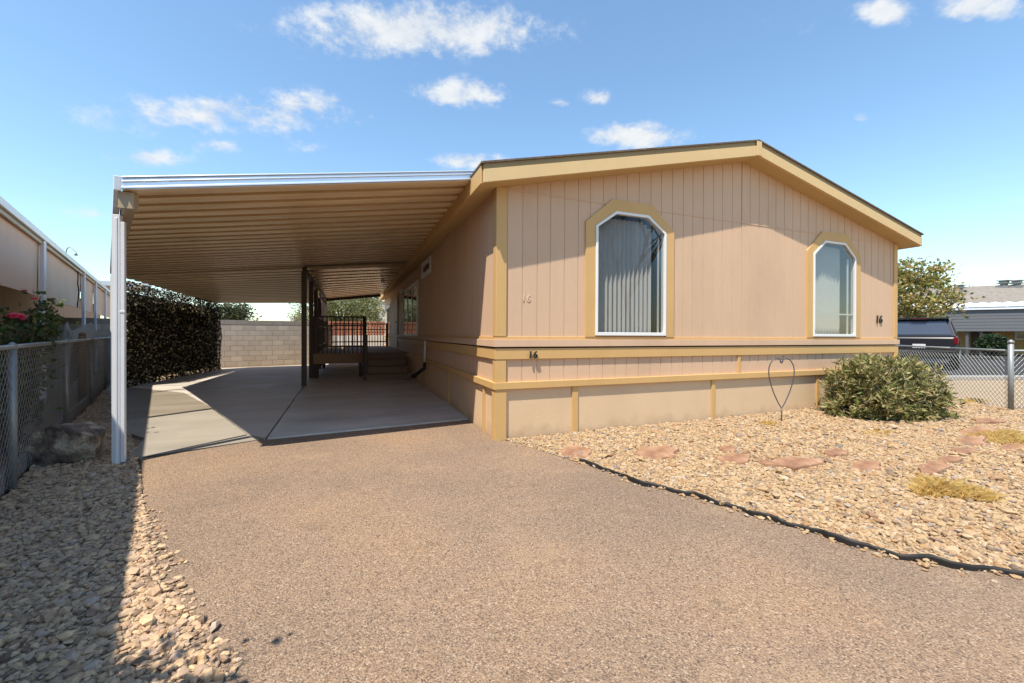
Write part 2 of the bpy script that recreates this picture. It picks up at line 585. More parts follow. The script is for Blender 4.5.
def stonemat(name, stops):
    t = NT(name)
    g = t.n('ShaderNodeNewGeometry')
    col = t.ramp(g.outputs['Random Per Island'], stops)
    col = t.mix(0.35, col, t.ramp(t.noise(60, 4, 0.65), [(0.3, (0.45, 0.42, 0.4)), (0.7, (1.25, 1.2, 1.15))]), 'MULTIPLY')
    t.base(col)
    t.b.inputs['Roughness'].default_value = 0.85
    t.b.inputs['Specular IOR Level'].default_value = 0.25
    return t.m


M['stones'] = stonemat('tan_gravel', [(0.0, (0.17, 0.12, 0.09)), (0.10, (0.37, 0.265, 0.15)), (0.35, (0.44, 0.325, 0.195)), (0.6, (0.33, 0.20, 0.10)), (0.75, (0.48, 0.37, 0.24)), (0.88, (0.29, 0.165, 0.09)), (0.94, (0.21, 0.19, 0.18)), (1.0, (0.47, 0.38, 0.28))])
M['stones_grey'] = stonemat('greyish_gravel', [(0.0, (0.17, 0.115, 0.08)), (0.15, (0.42, 0.29, 0.19)), (0.4, (0.55, 0.40, 0.25)), (0.6, (0.36, 0.26, 0.19)), (0.8, (0.60, 0.44, 0.27)), (0.9, (0.38, 0.23, 0.13)), (1.0, (0.47, 0.38, 0.31))])


def flagmat():
    t = NT('red_flagstone')
    a = t.noise(6, 6, 0.65)
    t.base(t.ramp(a, [(0.3, (0.17, 0.08, 0.045)), (0.5, (0.28, 0.15, 0.085)), (0.62, (0.35, 0.20, 0.12)), (0.75, (0.46, 0.31, 0.20))]))
    t.b.inputs['Roughness'].default_value = 0.9
    t.bump(t.noise(18, 5, 0.65), 0.6, 0.02)
    return t.m


M['flag'] = flagmat()


def rockmat():
    t = NT('dark_boulder_stone')
    a = t.noise(4.5, 7, 0.65)
    col = t.ramp(a, [(0.32, (0.05, 0.038, 0.032)), (0.45, (0.15, 0.115, 0.095)), (0.53, (0.27, 0.20, 0.15)), (0.62, (0.60, 0.50, 0.39))])
    t.base(col)
    t.b.inputs['Roughness'].default_value = 0.85
    t.bump(t.noise(14, 7, 0.7), 0.9, 0.05)
    return t.m


M['rock'] = rockmat()


def blockmat():
    t = NT('grey_block_masonry')
    br = t.n('ShaderNodeTexBrick')
    br.offset = 0.5
    br.inputs['Scale'].default_value = 1.0
    br.inputs['Brick Width'].default_value = 0.40
    br.inputs['Row Height'].default_value = 0.20
    br.inputs['Mortar Size'].default_value = 0.008
    br.inputs['Mortar Smooth'].default_value = 0.3
    br.inputs['Color1'].default_value = (0.40, 0.345, 0.285, 1)
    br.inputs['Color2'].default_value = (0.56, 0.485, 0.40, 1)
    br.inputs['Mortar'].default_value = (0.17, 0.135, 0.105, 1)
    mp = t.n('ShaderNodeMapping')
    mp.inputs['Rotation'].default_value = (math.pi / 2, 0, 0)
    t.l(t.tc.outputs['Object'], mp.inputs[0])
    t.l(mp.outputs[0], br.inputs['Vector'])
    col = t.mix(0.35, br.outputs['Color'], t.ramp(t.noise(2.2, 6, 0.6), [(0.3, (0.34, 0.285, 0.23)), (0.7, (0.58, 0.50, 0.41))]))
    t.base(col)
    t.b.inputs['Roughness'].default_value = 0.95
    t.bump(t.math('ADD', t.math('MULTIPLY', br.outputs['Fac'], -1.0), t.math('MULTIPLY', t.noise(60, 3), 0.4)), 0.6, 0.012)
    return t.m


M['block'] = blockmat()
M['carpaint'] = painted('black_car_paint', (0.012, 0.013, 0.018), 0.22, 0.05, 2, None, 0, 0, 0.0, 0.6)
M['plate'] = painted('plate_white', (0.6, 0.6, 0.58), 0.5, 0.03, 2, None, 0)
M['lampwhite'] = painted('white_lamp_glass', (0.8, 0.8, 0.78), 0.3, 0.02, 2, None, 0)
M['road'] = painted('street_asphalt', (0.032, 0.03, 0.03), 0.9, 0.2, 3, None, 0.3)

# ------------------------------------------------------------------ mesh helpers


class MB:
    def __init__(s):
        s.v, s.f = [], []

    def add(s, vs, fs):
        o = len(s.v)
        s.v += [tuple(p) for p in vs]
        s.f += [tuple(i + o for i in f) for f in fs]
        return s

    def box(s, x0, x1, y0, y1, z0, z1):
        return s.add([(x0, y0, z0), (x1, y0, z0), (x1, y1, z0), (x0, y1, z0), (x0, y0, z1), (x1, y0, z1), (x1, y1, z1), (x0, y1, z1)],
                     [(0, 3, 2, 1), (4, 5, 6, 7), (0, 1, 5, 4), (1, 2, 6, 5), (2, 3, 7, 6), (3, 0, 4, 7)])

    def bar(s, a, b, w, h, up=(0, 0, 1)):
        a, b = Vector(a), Vector(b)
        d = (b - a).normalized()
        upv = Vector(up)
        if abs(d.dot(upv)) > 0.98:
            upv = Vector((0, 1, 0))
        sx = d.cross(upv).normalized() * (w / 2)
        sy = sx.cross(d).normalized() * (h / 2)
        vs = [p + i * sx + j * sy for p in (a, b) for (i, j) in ((-1, -1), (1, -1), (1, 1), (-1, 1))]
        return s.add(vs, [(3, 2, 1, 0), (4, 5, 6, 7), (0, 1, 5, 4), (1, 2, 6, 5), (2, 3, 7, 6), (3, 0, 4, 7)])

    def quad(s, *p):
        return s.add(p, [tuple(range(len(p)))])

    def prism(s, poly, ext):
        e = Vector(ext)
        n = len(poly)
        vs = [Vector(p) for p in poly] + [Vector(p) + e for p in poly]
        fs = [tuple(range(n))[::-1], tuple(range(n, 2 * n))] + [(i, (i + 1) % n, n + (i + 1) % n, n + i) for i in range(n)]
        return s.add(vs, fs)

    def ring(s, outer, inner, ext):           # frame between two outlines, extruded
        e = Vector(ext)
        n = len(outer)
        O = [Vector(p) for p in outer]
        I = [Vector(p) for p in inner]
        vs = O + I + [p + e for p in O] + [p + e for p in I]
        fs = []
        for i in range(n):
            j = (i + 1) % n
            fs += [(i, j, n + j, n + i), (2 * n + i, 3 * n + i, 3 * n + j, 2 * n + j),
                   (i, 2 * n + i, 2 * n + j, j), (n + i, n + j, 3 * n + j, 3 * n + i)]
        return s.add(vs, fs)

    def tube(s, pts, r, n=8, cap=True):
        pts = [Vector(p) for p in pts]
        rs = r if isinstance(r, (list, tuple)) else [r] * len(pts)
        vs = []
        prev = None
        for i, p in enumerate(pts):
            d = (pts[min(i + 1, len(pts) - 1)] - pts[max(i - 1, 0)]).normalized()
            if prev is None:
                ref = Vector((0, 0, 1)) if abs(d.z) < 0.9 else Vector((1, 0, 0))
                sx = d.cross(ref).normalized()
            else:
                sx = (prev - d * prev.dot(d)).normalized()
            prev = sx
            sy = d.cross(sx)
            for k in range(n):
                a = 2 * math.pi * k / n
                vs.append(p + (sx * math.cos(a) + sy * math.sin(a)) * rs[i])
        fs = []
        for i in range(len(pts) - 1):
            for k in range(n):
                fs.append((i * n + k, i * n + (k + 1) % n, (i + 1) * n + (k + 1) % n, (i + 1) * n + k))
        if cap:
            fs.append(tuple(range(n))[::-1])
            fs.append(tuple((len(pts) - 1) * n + k for k in range(n)))
        return s.add(vs, fs)

    def build(s, name, mat, parent=None, smooth=False, bevel=0.0, local=False, rel=None):
        me = bpy.data.meshes.new(name)
        off = Vector((0, 0, 0))
        if parent is not None and not local:
            p = parent
            while p is not None:
                off += p.location
                p = p.parent
        if rel is not None:
            off = Vector(rel)
        me.from_pydata([Vector(v) - off for v in s.v], [], s.f)
        me.materials.append(mat)
        if smooth:
            me.polygons.foreach_set('use_smooth', [True] * len(me.polygons))
        me.update()
        o = bpy.data.objects.new(name, me)
        COL.objects.link(o)
        if parent is not None:
            o.parent = parent
        elif rel is not None:
            o.location = off
        if bevel:
            b = o.modifiers.new('bevel', 'BEVEL')
            b.width = bevel
            b.segments = 2
            b.limit_method = 'ANGLE'
            b.angle_limit = math.radians(40)
        return o


def np_mesh(name, verts, faces, mat, parent=None, rel=(0, 0, 0), smooth=False):
    me = bpy.data.meshes.new(name)
    verts = np.asarray(verts, dtype=np.float32) - np.asarray(rel, dtype=np.float32)
    faces = np.asarray(faces, dtype=np.int32)
    k = faces.shape[1]
    me.vertices.add(len(verts))
    me.vertices.foreach_set('co', verts.ravel())
    me.loops.add(faces.size)
    me.loops.foreach_set('vertex_index', faces.ravel())
    me.polygons.add(len(faces))
    me.polygons.foreach_set('loop_start', np.arange(0, faces.size, k, dtype=np.int32))
    me.polygons.foreach_set('loop_total', np.full(len(faces), k, dtype=np.int32))
    me.polygons.foreach_set('use_smooth', np.full(len(faces), bool(smooth)))
    me.materials.append(mat)
    me.update(calc_edges=True)
    me.validate()
    o = bpy.data.objects.new(name, me)
    COL.objects.link(o)
    if parent is not None:
        o.parent = parent
    else:
        o.location = rel
    return o


def leaf_arrays(c, d, length, width, rng):
    """diamond leaves: centres c, directions d"""
    n = len(c)
    d = d / np.linalg.norm(d, axis=1, keepdims=True)
    r = rng.normal(size=(n, 3))
    sd = np.cross(d, r)
    sd /= np.linalg.norm(sd, axis=1, keepdims=True) + 1e-9
    nm = np.cross(d, sd)
    L = (length * rng.uniform(0.65, 1.3, n))[:, None]
    W = (width * rng.uniform(0.7, 1.3, n))[:, None]
    p0 = c - d * L / 2
    p1 = c + sd * W / 2 + nm * W * 0.15
    p2 = c + d * L / 2
    p3 = c - sd * W / 2 + nm * W * 0.15
    v = np.stack([p0, p1, p2, p3], 1).reshape(-1, 3)
    f = np.arange(4 * n).reshape(n, 4)
    return v, f


def tag(o, label=None, cat=None, group=None, kind=None):
    if label:
        o['label'] = label
    if cat:
        o['category'] = cat
    if group:
        o['group'] = group
    if kind:
        o['kind'] = kind
    return o


def thing(name, label, cat, loc=(0, 0, 0), group=None, rz=0.0):
    o = bpy.data.objects.new(name, None)
    o.empty_display_size = 0.3
    COL.objects.link(o)
    o.location = loc
    o.rotation_euler = (0, 0, rz)
    return tag(o, label, cat, group)


def struct(o):
    o['kind'] = 'structure'
    return o


def sheet(name, pts, z, mat, thick=0.0):
    b = MB()
    if thick:
        b.prism([(p[0], p[1], z - thick) for p in pts], (0, 0, thick))
    else:
        b.quad(*[(p[0], p[1], z) for p in pts])
    return struct(b.build(name, mat))


def ccw(pts):
    a = sum(pts[i][0] * pts[(i + 1) % len(pts)][1] - pts[(i + 1) % len(pts)][0] * pts[i][1] for i in range(len(pts)))
    return pts if a > 0 else pts[::-1]


def inside(px, py, poly):
    n = len(poly)
    res = np.zeros(len(px), bool)
    j = n - 1
    for i in range(n):
        xi, yi = poly[i][0], poly[i][1]
        xj, yj = poly[j][0], poly[j][1]
        c = ((yi > py) != (yj > py)) & (px < (xj - xi) * (py - yi) / (yj - yi + 1e-12) + xi)
        res ^= c
        j = i
    return res


def project(p):
    r = p[:, 0] * CA - p[:, 1] * SA
    f = p[:, 0] * SA + p[:, 1] * CA
    return CX + F * r / np.maximum(f, 1e-3), HY - F * (p[:, 2] - CAMH) / np.maximum(f, 1e-3), f


# ------------------------------------------------------------------ ground
X0, Y0, X1, YB = 1.64, 4.73, 9.80, 22.7
sheet('ground', [(-600, -600), (600, -600), (600, 600), (-600, 600)], -0.03, M['sand'])

edge_px = [(510, 441), (545, 452), (580, 463), (610, 472), (640, 485), (670, 491), (700, 499), (740, 511), (770, 521), (800, 529), (850, 545), (900, 558), (950, 567), (1024, 577)]
edge_w = [G(*p) for p in edge_px]
edge_ext = [Vector((3.75, 0.72, 0)), Vector((4.4, 0.2, 0)), Vector((5.6, -0.7, 0)), Vector((8.0, -2.2, 0))]
edge_all = edge_w + edge_ext
left_px = [(133, 425), (139, 455), (144, 510), (150, 550), (163, 590), (180, 625), (196, 660), (212, 700)]
left_w = [G(*p) for p in left_px]
# driveway: from the slab's front edge down to behind the camera
drv = [G(141, 459)] + left_w[2:] + [Vector((-0.55, 1.2, 0)), Vector((-0.6, -8, 0)), Vector((8, -8, 0))] + edge_all[::-1] + \
      [Vector((X0 - 0.02, Y0 - 0.02, 0)), Vector((X0 - 0.02, 6.3, 0)), G(475, 414), G(261, 434)]
sheet('driveway', ccw([(p.x, p.y) for p in drv]), 0.0, M['asphalt'])

# concrete slabs of the carport, each poured panel its own sheet with a gap between
f0, f1, f2 = G(475, 419.2), G(261, 440.2), G(136, 459)
jx = -0.975 + 0.01
sheet('carport_slab', ccw([(jx + .012, f1.y), (X0 - .01, f0.y), (X0 - .01, 20.5), (-1.03, 20.5), (-1.06, 11.0)]), 0.022, M['slab'], 0.06)
a0, a1 = G(156.5, 416.5), G(208, 409.5)
dj = (a1 - a0)
b1 = a1 + dj * 0.06
lp = lambda Y: -1.15 - 0.408 * (Y - 5.4) - 0.9     # slab's left edge
crack_a, crack_b = G(140, 459), G(246, 436)
sheet('carport_slab_beside_seam', ccw([(jx - .012, f1.y - .0), (-1.08, 11.0), (-1.055, 18.6), (-4.35, 17.75), (-4.9, 12.4), (-3.35, 10.8), (b1.x + .02, b1.y + 0.02), (crack_b.x + .03, crack_b.y)]), 0.02, M['slab_stained'], 0.06)
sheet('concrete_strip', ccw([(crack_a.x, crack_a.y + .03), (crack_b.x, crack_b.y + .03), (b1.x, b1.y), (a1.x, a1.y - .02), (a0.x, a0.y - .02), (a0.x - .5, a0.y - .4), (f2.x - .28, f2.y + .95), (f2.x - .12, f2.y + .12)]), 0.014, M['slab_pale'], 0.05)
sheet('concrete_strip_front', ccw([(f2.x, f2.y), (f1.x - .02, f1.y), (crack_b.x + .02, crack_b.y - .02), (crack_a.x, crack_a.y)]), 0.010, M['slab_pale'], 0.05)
sheet('brown_concrete', ccw([(a0.x - .5, a0.y - .36), (a0.x, a0.y + .01), (a1.x, a1.y + .01), (b1.x + .0, b1.y + .05), (-3.38, 10.85), (-4.85, 12.3), (-5.3, 12.3)]), 0.016, M['slab_brown'], 0.05)
sheet('joint_dirt', ccw([(-1.25, 5.75), (-0.85, 5.75), (-0.85, 18), (-1.25, 18)]), -0.02, M['road'])

# gravel beds
fline = lambda Y: -2.616 - 0.353 * (Y - 4.68)            # chain-link fence line on the left
post_R = Vector((10.37, 3.42, 0))
gravR = [(X0 + .1, Y0 - .02), (X1 + .1, Y0 - .02), (X1 + .15, 9.0), (12.6, 6.2), (11.16, 4.49), (10.37, 3.42), (14.5, 1.8), (13.5, -3.2)] + [(p.x, p.y) for p in edge_all[::-1]]
sheet('gravel_bed_ground', ccw(gravR), 0.004, M['gravelbase'])
gl = [(p.x, p.y) for p in left_w[:1:-1]]
gravL = [(-0.55, 0.9)] + gl + [tuple(G(140, 480).xy), tuple(G(137, 463).xy), tuple(G(134, 446).xy), tuple(G(126, 422).xy), (-4.4, 10.5), (-5.3, 12.3), (-5.25, 12.6), (fline(12.6), 12.6), (fline(0.9), 0.9)]
sheet('gravel_verge_ground', ccw(gravL), 0.003, M['gravelbase'])

# icosahedron for stones
ph = (1 + 5 ** .5) / 2
ICO = np.array([(-1, ph, 0), (1, ph, 0), (-1, -ph, 0), (1, -ph, 0), (0, -1, ph), (0, 1, ph), (0, -1, -ph), (0, 1, -ph), (ph, 0, -1), (ph, 0, 1), (-ph, 0, -1), (-ph, 0, 1)]) / math.sqrt(1 + ph * ph)
ICF = np.array([(0, 11, 5), (0, 5, 1), (0, 1, 7), (0, 7, 10), (0, 10, 11), (1, 5, 9), (5, 11, 4), (11, 10, 2), (10, 7, 6), (7, 1, 8), (3, 9, 4), (3, 4, 2), (3, 2, 6), (3, 6, 8), (3, 8, 9), (4, 9, 5), (2, 4, 11), (6, 2, 10), (8, 6, 7), (9, 8, 1)])


def stones(name, poly, density, r, mat, label, spill=None):
    xs = [p[0] for p in poly]
    ys = [p[1] for p in poly]
    A = (max(xs) - min(xs)) * (max(ys) - min(ys))
    n = int(A * density)
    px = RNG.uniform(min(xs), max(xs), n)
    py = RNG.uniform(min(ys), max(ys), n)
    ok = inside(px, py, poly)
    px, py = px[ok], py[ok]
    if spill is not None:
        px = np.concatenate([px, spill[:, 0]])
        py = np.concatenate([py, spill[:, 1]])
    u, v, f = project(np.stack([px, py, np.zeros(len(px))], 1))
    ok = (f > 0.3) & (u > -160) & (u < 1190) & (v < 830)
    px, py = px[ok], py[ok]
    n = len(px)
    base = ICO[None] * (1 + RNG.uniform(-.28, .28, (n, 12, 1)))
    rad = r * np.exp(RNG.normal(-.05, .38, n))
    s3 = np.stack([RNG.uniform(.85, 1.5, n), RNG.uniform(.7, 1.05, n), RNG.uniform(.45, .8, n)], 1) * rad[:, None]
    p = base * s3[:, None, :]
    th = RNG.uniform(0, 2 * np.pi, n)
    tx = RNG.normal(0, .35, n)
    c, s = np.cos(tx)[:, None], np.sin(tx)[:, None]
    y, z = p[..., 1] * c - p[..., 2] * s, p[..., 1] * s + p[..., 2] * c
    c, s = np.cos(th)[:, None], np.sin(th)[:, None]
    x, y = p[..., 0] * c - y * s, p[..., 0] * s + y * c
    pos = np.stack([px, py, rad * RNG.uniform(0.15, 0.75, n)], 1)
    V = np.stack([x, y, z], 2) + pos[:, None, :]
    Fc = ICF[None] + (np.arange(n) * 12)[:, None, None]
    o = np_mesh(name, V.reshape(-1, 3), Fc.reshape(-1, 3), mat)
    tag(o, kind='stuff', label=label)
    return o


sp = []
for i in range(len(edge_w) - 1):                       # stray stones just over the driveway edges
    for k in range(9):
        t = random.random()
        q = edge_w[i].lerp(edge_w[i + 1], t)
        sp.append((q.x - abs(random.gauss(0, .05)) * .6, q.y - abs(random.gauss(0, .06))))
stones('gravel', gravR, 3500, 0.0118, M['stones'], 'tan crushed gravel covering the front yard beside the driveway', np.array(sp))
sp = []
for i in range(2, len(left_w) - 1):
    for k in range(60):
        t = random.random()
        q = left_w[i].lerp(left_w[i + 1], t)
        sp.append((q.x + abs(random.gauss(0, .05)), q.y))
stones('gravel', gravL, 3900, 0.0116, M['stones_grey'], 'grey and tan gravel strip between the driveway and the left fence', np.array(sp))

# street beyond the yard on the right
c0 = D(1100, 376, 0)
rd = [G(880, 376), G(1100, 376), G(1160, 357), G(880, 357)]
sheet('street', ccw([(p.x, p.y) for p in [G(800, 377), G(1150, 377), D(1150, 355, 26), D(800, 355, 26)]]), -0.012, M['road'])
kb = MB()
ka, kc = G(905, 378.5), G(1120, 378.5)
kb.bar((ka.x, ka.y, 0.02), (kc.x, kc.y, 0.02), 0.3, 0.12)
struct(kb.build('kerb', M['curb'], bevel=.02))

# ------------------------------------------------------------------ the home
home = thing('mobile_home', 'tan gabled manufactured home with ochre trim and two arched windows', 'house', (X0, Y0, 0))
SL = 0.233
XM = (X0 + X1) / 2
ZS = 3.065                                            # underside of the roof at the side walls
zs = lambda x: ZS + SL * (min(x - X0, X1 - x))


def siding(name, P0, e, n, length, zb, ztop, holes, spacing, mat, parent, breaks=(), groove=0.011, depth=0.006):
    """vertical grooved boards with openings; n = outward normal"""
    b = MB()
    P0, e, n = Vector(P0), Vector(e), Vector(n)
    cuts = set([0.0, length] + list(breaks))
    gs = []
    s = spacing * 0.6
    while s < length - .03:
        gs.append(s)
        cuts.add(s)
        cuts.add(s + groove)
        s += spacing if len(gs) % 3 else spacing * 0.9
    for h in holes:
        for q in h[0]:
            cuts.add(q[0])
    cuts = sorted(cuts)
    ing = lambda m: any(g < m < g + groove for g in gs)
    for a, c in zip(cuts[:-1], cuts[1:]):
        if c - a < 1e-5:
            continue
        m = (a + c) / 2
        off = n * (-depth if ing(m) else 0)
        za, zc = ztop(a), ztop(c)
        spans = [((zb, za), (zb, zc))]
        for (top, sill) in holes:
            if top[0][0] <= m <= top[-1][0]:
                def ht(x):
                    for (x0, z0), (x1, z1) in zip(top[:-1], top[1:]):
                        if x0 - 1e-6 <= x <= x1 + 1e-6:
                            return z0 if abs(x1 - x0) < 1e-9 else z0 + (z1 - z0) * (x - x0) / (x1 - x0)
                ha, hc = ht(a + 1e-7), ht(c - 1e-7)
                spans = [((zb, sill), (zb, sill)), ((ha, za), (hc, zc))]
        for (l0, l1), (r0, r1) in spans:
            pa, pc = P0 + e * a + off, P0 + e * c + off
            Z = Vector((0, 0, 1))
            b.quad(pa + Z * l0, pc + Z * r0, pc + Z * r1, pa + Z * l1)
            if ing(m):
                for q, (z0, z1) in ((P0 + e * a, (l0, l1)), (P0 + e * c, (r0, r1))):
                    b.quad(q + Z * z0, q + n * -depth + Z * z0, q + n * -depth + Z * z1, q + Z * z1)
    return b.build(name, mat, parent)


ZTOP_BELT = 1.225
# front windows: x0, x1, sill, shoulder z, top z, inner top x0, x1
WIN = [(3.015, 4.19, 1.275, 2.74, 2.965, 3.335, 3.875), (7.365, 8.515, 1.275, 2.70, 2.945, 7.665, 8.215)]
holes = []
for (a, c, s, sh, tp, ta, tc) in WIN:
    holes.append(([(a - X0 + .02, sh), (ta - X0, tp - .02), (tc - X0, tp - .02), (c - X0 - .02, sh)], s + .02))
siding('wall', (X0, Y0, 0), (1, 0, 0), (0, -1, 0), X1 - X0, ZTOP_BELT, lambda s: zs(X0 + s) + .02, holes, 0.203, M['siding'], home, (XM - X0,))
# lower grooved strip between the two ochre bands
siding('lower_wall', (X0, Y0, 0), (1, 0, 0), (0, -1, 0), X1 - X0, 0.66, lambda s: 1.0, [], 0.203, M['siding'], home)
# left side wall (faces the carport)
LW = [(onX(417.5, 300, X0).y, onX(403.5, 300, X0).y, 1.22, 2.66), (9.25, 10.35, 2.70, 2.98), (19.4, 21.6, 1.35, 2.55)]
sholes = [([(YB - c, t), (YB - a, t)], s) for (a, c, s, t) in LW]
siding('wall', (X0, YB, 0), (0, -1, 0), (-1, 0, 0), YB - Y0, ZTOP_BELT, lambda s: ZS + .02, sholes, 0.203, M['siding'], home)
siding('lower_wall', (X0, YB, 0), (0, -1, 0), (-1, 0, 0), YB - Y0, 0.66, lambda s: 1.0, [], 0.203, M['siding'], home)
b = MB()
b.quad((X1, Y0, 0), (X1, YB, 0), (X1, YB, ZS + .02), (X1, Y0, ZS + .02))
b.quad((X0, YB, 0), (X0, YB, ZS), (XM, YB, zs(XM)), (X1, YB, ZS), (X1, YB, 0))
b.build('wall', M['siding'], home)
b = MB()
b.box(X0 + .15, X1 - .05, Y0 + .15, YB - .05, .72, .78)
b.box(X0 + .12, X1 - .05, Y0 + 1.6, Y0 + 1.65, .78, 3.0)
b.build('interior_floor', M['dark'], home)

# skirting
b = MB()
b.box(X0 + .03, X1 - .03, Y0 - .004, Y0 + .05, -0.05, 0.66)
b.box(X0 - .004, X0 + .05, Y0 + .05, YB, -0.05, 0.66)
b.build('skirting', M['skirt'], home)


def band(name, z0, z1, proud, mat, extra=0.0):
    b = MB()
    b.box(X0 - proud, X1 + proud, Y0 - proud, Y0 + .002, z0, z1)
    b.box(X0 - proud, X0 + .002, Y0 + .0025, YB, z0, z1)
    return b.build(name, mat, home, bevel=.004)


band('wall_base_trim', 1.222, 1.258, .017, M['trim'])
band('belt_board', 1.131, 1.2215, .045, M['siding'])
band('trim_band', 0.978, 1.113, .030, M['trim'])
band('trim_band', 0.615, 0.700, .050, M['trim'])
# corner boards
b = MB()
b.box(X0 - .022, X0 + .115, Y0 - .022, Y0 + .001, 1.259, 3.08)
b.box(X0 - .022, X0 + .001, Y0 + .002, Y0 + .095, 1.259, 3.06)
b.build('corner_board', M['trim'], home, bevel=.004)
b = MB()
b.box(X0 - .022, X0 + .115, Y0 - .024, Y0 + .001, .701, .977)
b.box(X0 - .022, X0 + .001, Y0 + .002, Y0 + .095, .701, .977)
b.box(X0 - .036, X0 + .115, Y0 - .038, Y0 + .001, -.03, .614)
b.box(X0 - .036, X0 + .001, Y0 + .002, Y0 + .085, -.03, .614)
b.build('corner_board', M['trim'], home, bevel=.004)
b = MB()
b.box(X1 - .09, X1 + .02, Y0 - .022, Y0 + .001, 1.259, 3.06)
b.box(X1 - .09, X1 + .02, Y0 - .03, Y0 + .001, -.03, .977)
b.build('corner_board', M['trim'], home, bevel=.004)
b = MB()
for x, w in ((2.717, .085), (5.11, .07), (7.505, .07)):
    b = MB()
    b.box(x - w / 2, x + w / 2, Y0 - .026, Y0 - .003, -.03, .614)
    b.build('skirting_batten', M['trim'], home, bevel=.003)
b = MB()
b.box(5.62, 5.68, Y0 - .02, Y0 + .002, .701, .977)
b.build('panel_batten', M['trim'], home, bevel=.003)
for y in (Y0 + .42, 7.3, 9.74):
    b = MB()
    b.box(X0 - .026, X0 - .003, y, y + (.075 if y < 6 else .03), -.03, .614)
    b.build('skirting_batten', M['trim'], home, bevel=.003)
# seams on the gable wall
b = MB()
b.box(X0 + .12, X1 - .1, Y0 - .006, Y0 + .001, 3.052, 3.066)
b.box(XM - .012, XM + .012, Y0 - .007, Y0 + .001, 1.26, 4.0)
b.build('panel_seam', M['siding'], home)

# front windows with vertical blinds
def octo(a, c, s, sh, tp, ta, tc, y):
    return [(a, y, s), (c, y, s), (c, y, sh), (tc, y, tp), (ta, y, tp), (a, y, sh)]


for wi, (a, c, s, sh, tp, ta, tc) in enumerate(WIN):
    y = Y0
    fr = .035
    fb = MB()
    out = octo(a, c, s, sh, tp, ta, tc, y - .04)
    inn = octo(a + fr, c - fr, s + fr + .01, sh - .012, tp - fr, ta + .012, tc - .012, y - .04)
    fb.ring(out, inn, (0, .07, 0))
    w = fb.build('window', M['white'], home, bevel=.003)
    tw = .15
    ob = MB()
    o2 = octo(a - tw, c + tw, 1.2585, sh + .04, tp + .16, ta - .055, tc + .075, y - .026)
    i2 = octo(a - .001, c + .001, s - .015, sh, tp + .001, ta, tc, y - .026)
    ob.ring(o2, i2, (0, .027, 0))
    ob.build('window_surround', M['trim'], w, bevel=.003, rel=home.location)
    pb = MB()
    pb.prism(octo(a + .02, c - .02, s + .02, sh - .005, tp - .02, ta + .006, tc - .006, y - .012), (0, .004, 0))
    pb.build('pane', M['glass'], w, rel=home.location)
    bb = MB()
    n = 13
    for k in range(n):
        x = a + .085 + k * (c - a - .15) / (n - .2) * (0.93 if wi == 0 else 1)
        if wi == 1 and k > 10:
            continue
        ang = math.radians(52 + random.uniform(-5, 5))
        dx, dy = math.cos(ang) * .043, math.sin(ang) * .043
        zt = tp - .06 - max(0, (ta - x), (x - tc)) * 0.7
        yy = y + .12
        ns = 4
        for q in range(ns):                         # each slat is slightly cupped
            t0, t1 = q / ns * 2 - 1, (q + 1) / ns * 2 - 1
            cup = lambda t: .006 * (1 - t * t)
            bb.quad((x + t0 * dx, yy - t0 * dy + cup(t0), s + .03), (x + t1 * dx, yy - t1 * dy + cup(t1), s + .03),
                    (x + t1 * dx, yy - t1 * dy + cup(t1), zt), (x + t0 * dx, yy - t0 * dy + cup(t0), zt))
    if wi == 0:
        bb.box(c - .10, c - .085, y + .02, y + .04, s + .03, sh - .05)
    bb.build('blinds', M['blind'], w, smooth=False, rel=home.location)
    mb2 = MB()
    if wi == 1:
        mb2.box(a + .03, c - .03, y - .006, y + .01, s + .385, s + .41)
        mb2.box(c - .19, c - .165, y - .004, y + .012, s + .03, sh - .03)
        mb2.build('sash_bar', M['white'], w, rel=home.location)

# side windows
for i, (a, c, s, t) in enumerate(LW):
    fb = MB()
    r = .06
    fx = X0 - .03
    fb.ring([(fx, c + .05, s - .05), (fx, a - .05, s - .05), (fx, a - .05, t + .05), (fx, c + .05, t + .05)],
            [(fx, c - r, s + r), (fx, a + r, s + r), (fx, a + r, t - r), (fx, c - r, t - r)], (.06, 0, 0))
    if i == 0:
        fb.box(fx + .003, X0 + .02, a + (c - a) * .33 - .04, a + (c - a) * .33 + .04, s + r, t - r)
        fb.box(fx + .003, X0 + .02, a + (c - a) * .66 - .04, a + (c - a) * .66 + .04, s + r, t - r)
    w = fb.build('window', M['white'], home, bevel=.003)
    pb = MB()
    pb.box(X0 - .01, X0 - .004, a + .02, c - .02, s + .02, t - .02)
    pb.build('pane', M['darkglass'], w, rel=home.location)
# side door on the deck, light beside it
b = MB()
b.box(X0 - .05, X0 - .002, 16.0, 17.0, .75, 2.75)
dr = b.build('door', painted('grey_door_paint', (0.27, 0.25, 0.24), .5, .05), home, bevel=.01)
b = MB()
b.tube([(X0 - .05, 16.12, 1.72), (X0 - .11, 16.12, 1.72)], .03, 10)
b.build('door_handle', M['chrome'], dr, rel=home.location)
b = MB()
b.ring([(X0 - .03, 17.1, .74), (X0 - .03, 15.9, .74), (X0 - .03, 15.9, 2.85), (X0 - .03, 17.1, 2.85)],
       [(X0 - .03, 17.002, .752), (X0 - .03, 15.998, .752), (X0 - .03, 15.998, 2.752), (X0 - .03, 17.002, 2.752)], (.028, 0, 0))
b.build('door_frame', M['trim'], dr, rel=home.location)
lp0 = onX(401.5, 291, X0 - .16)
b = MB()
b.box(X0 - .03, X0, lp0.y - .06, lp0.y + .06, lp0.z - .08, lp0.z + .1)
b.tube([(X0 - .03, lp0.y, lp0.z + .06), (X0 - .16, lp0.y, lp0.z + .07)], .015, 8)
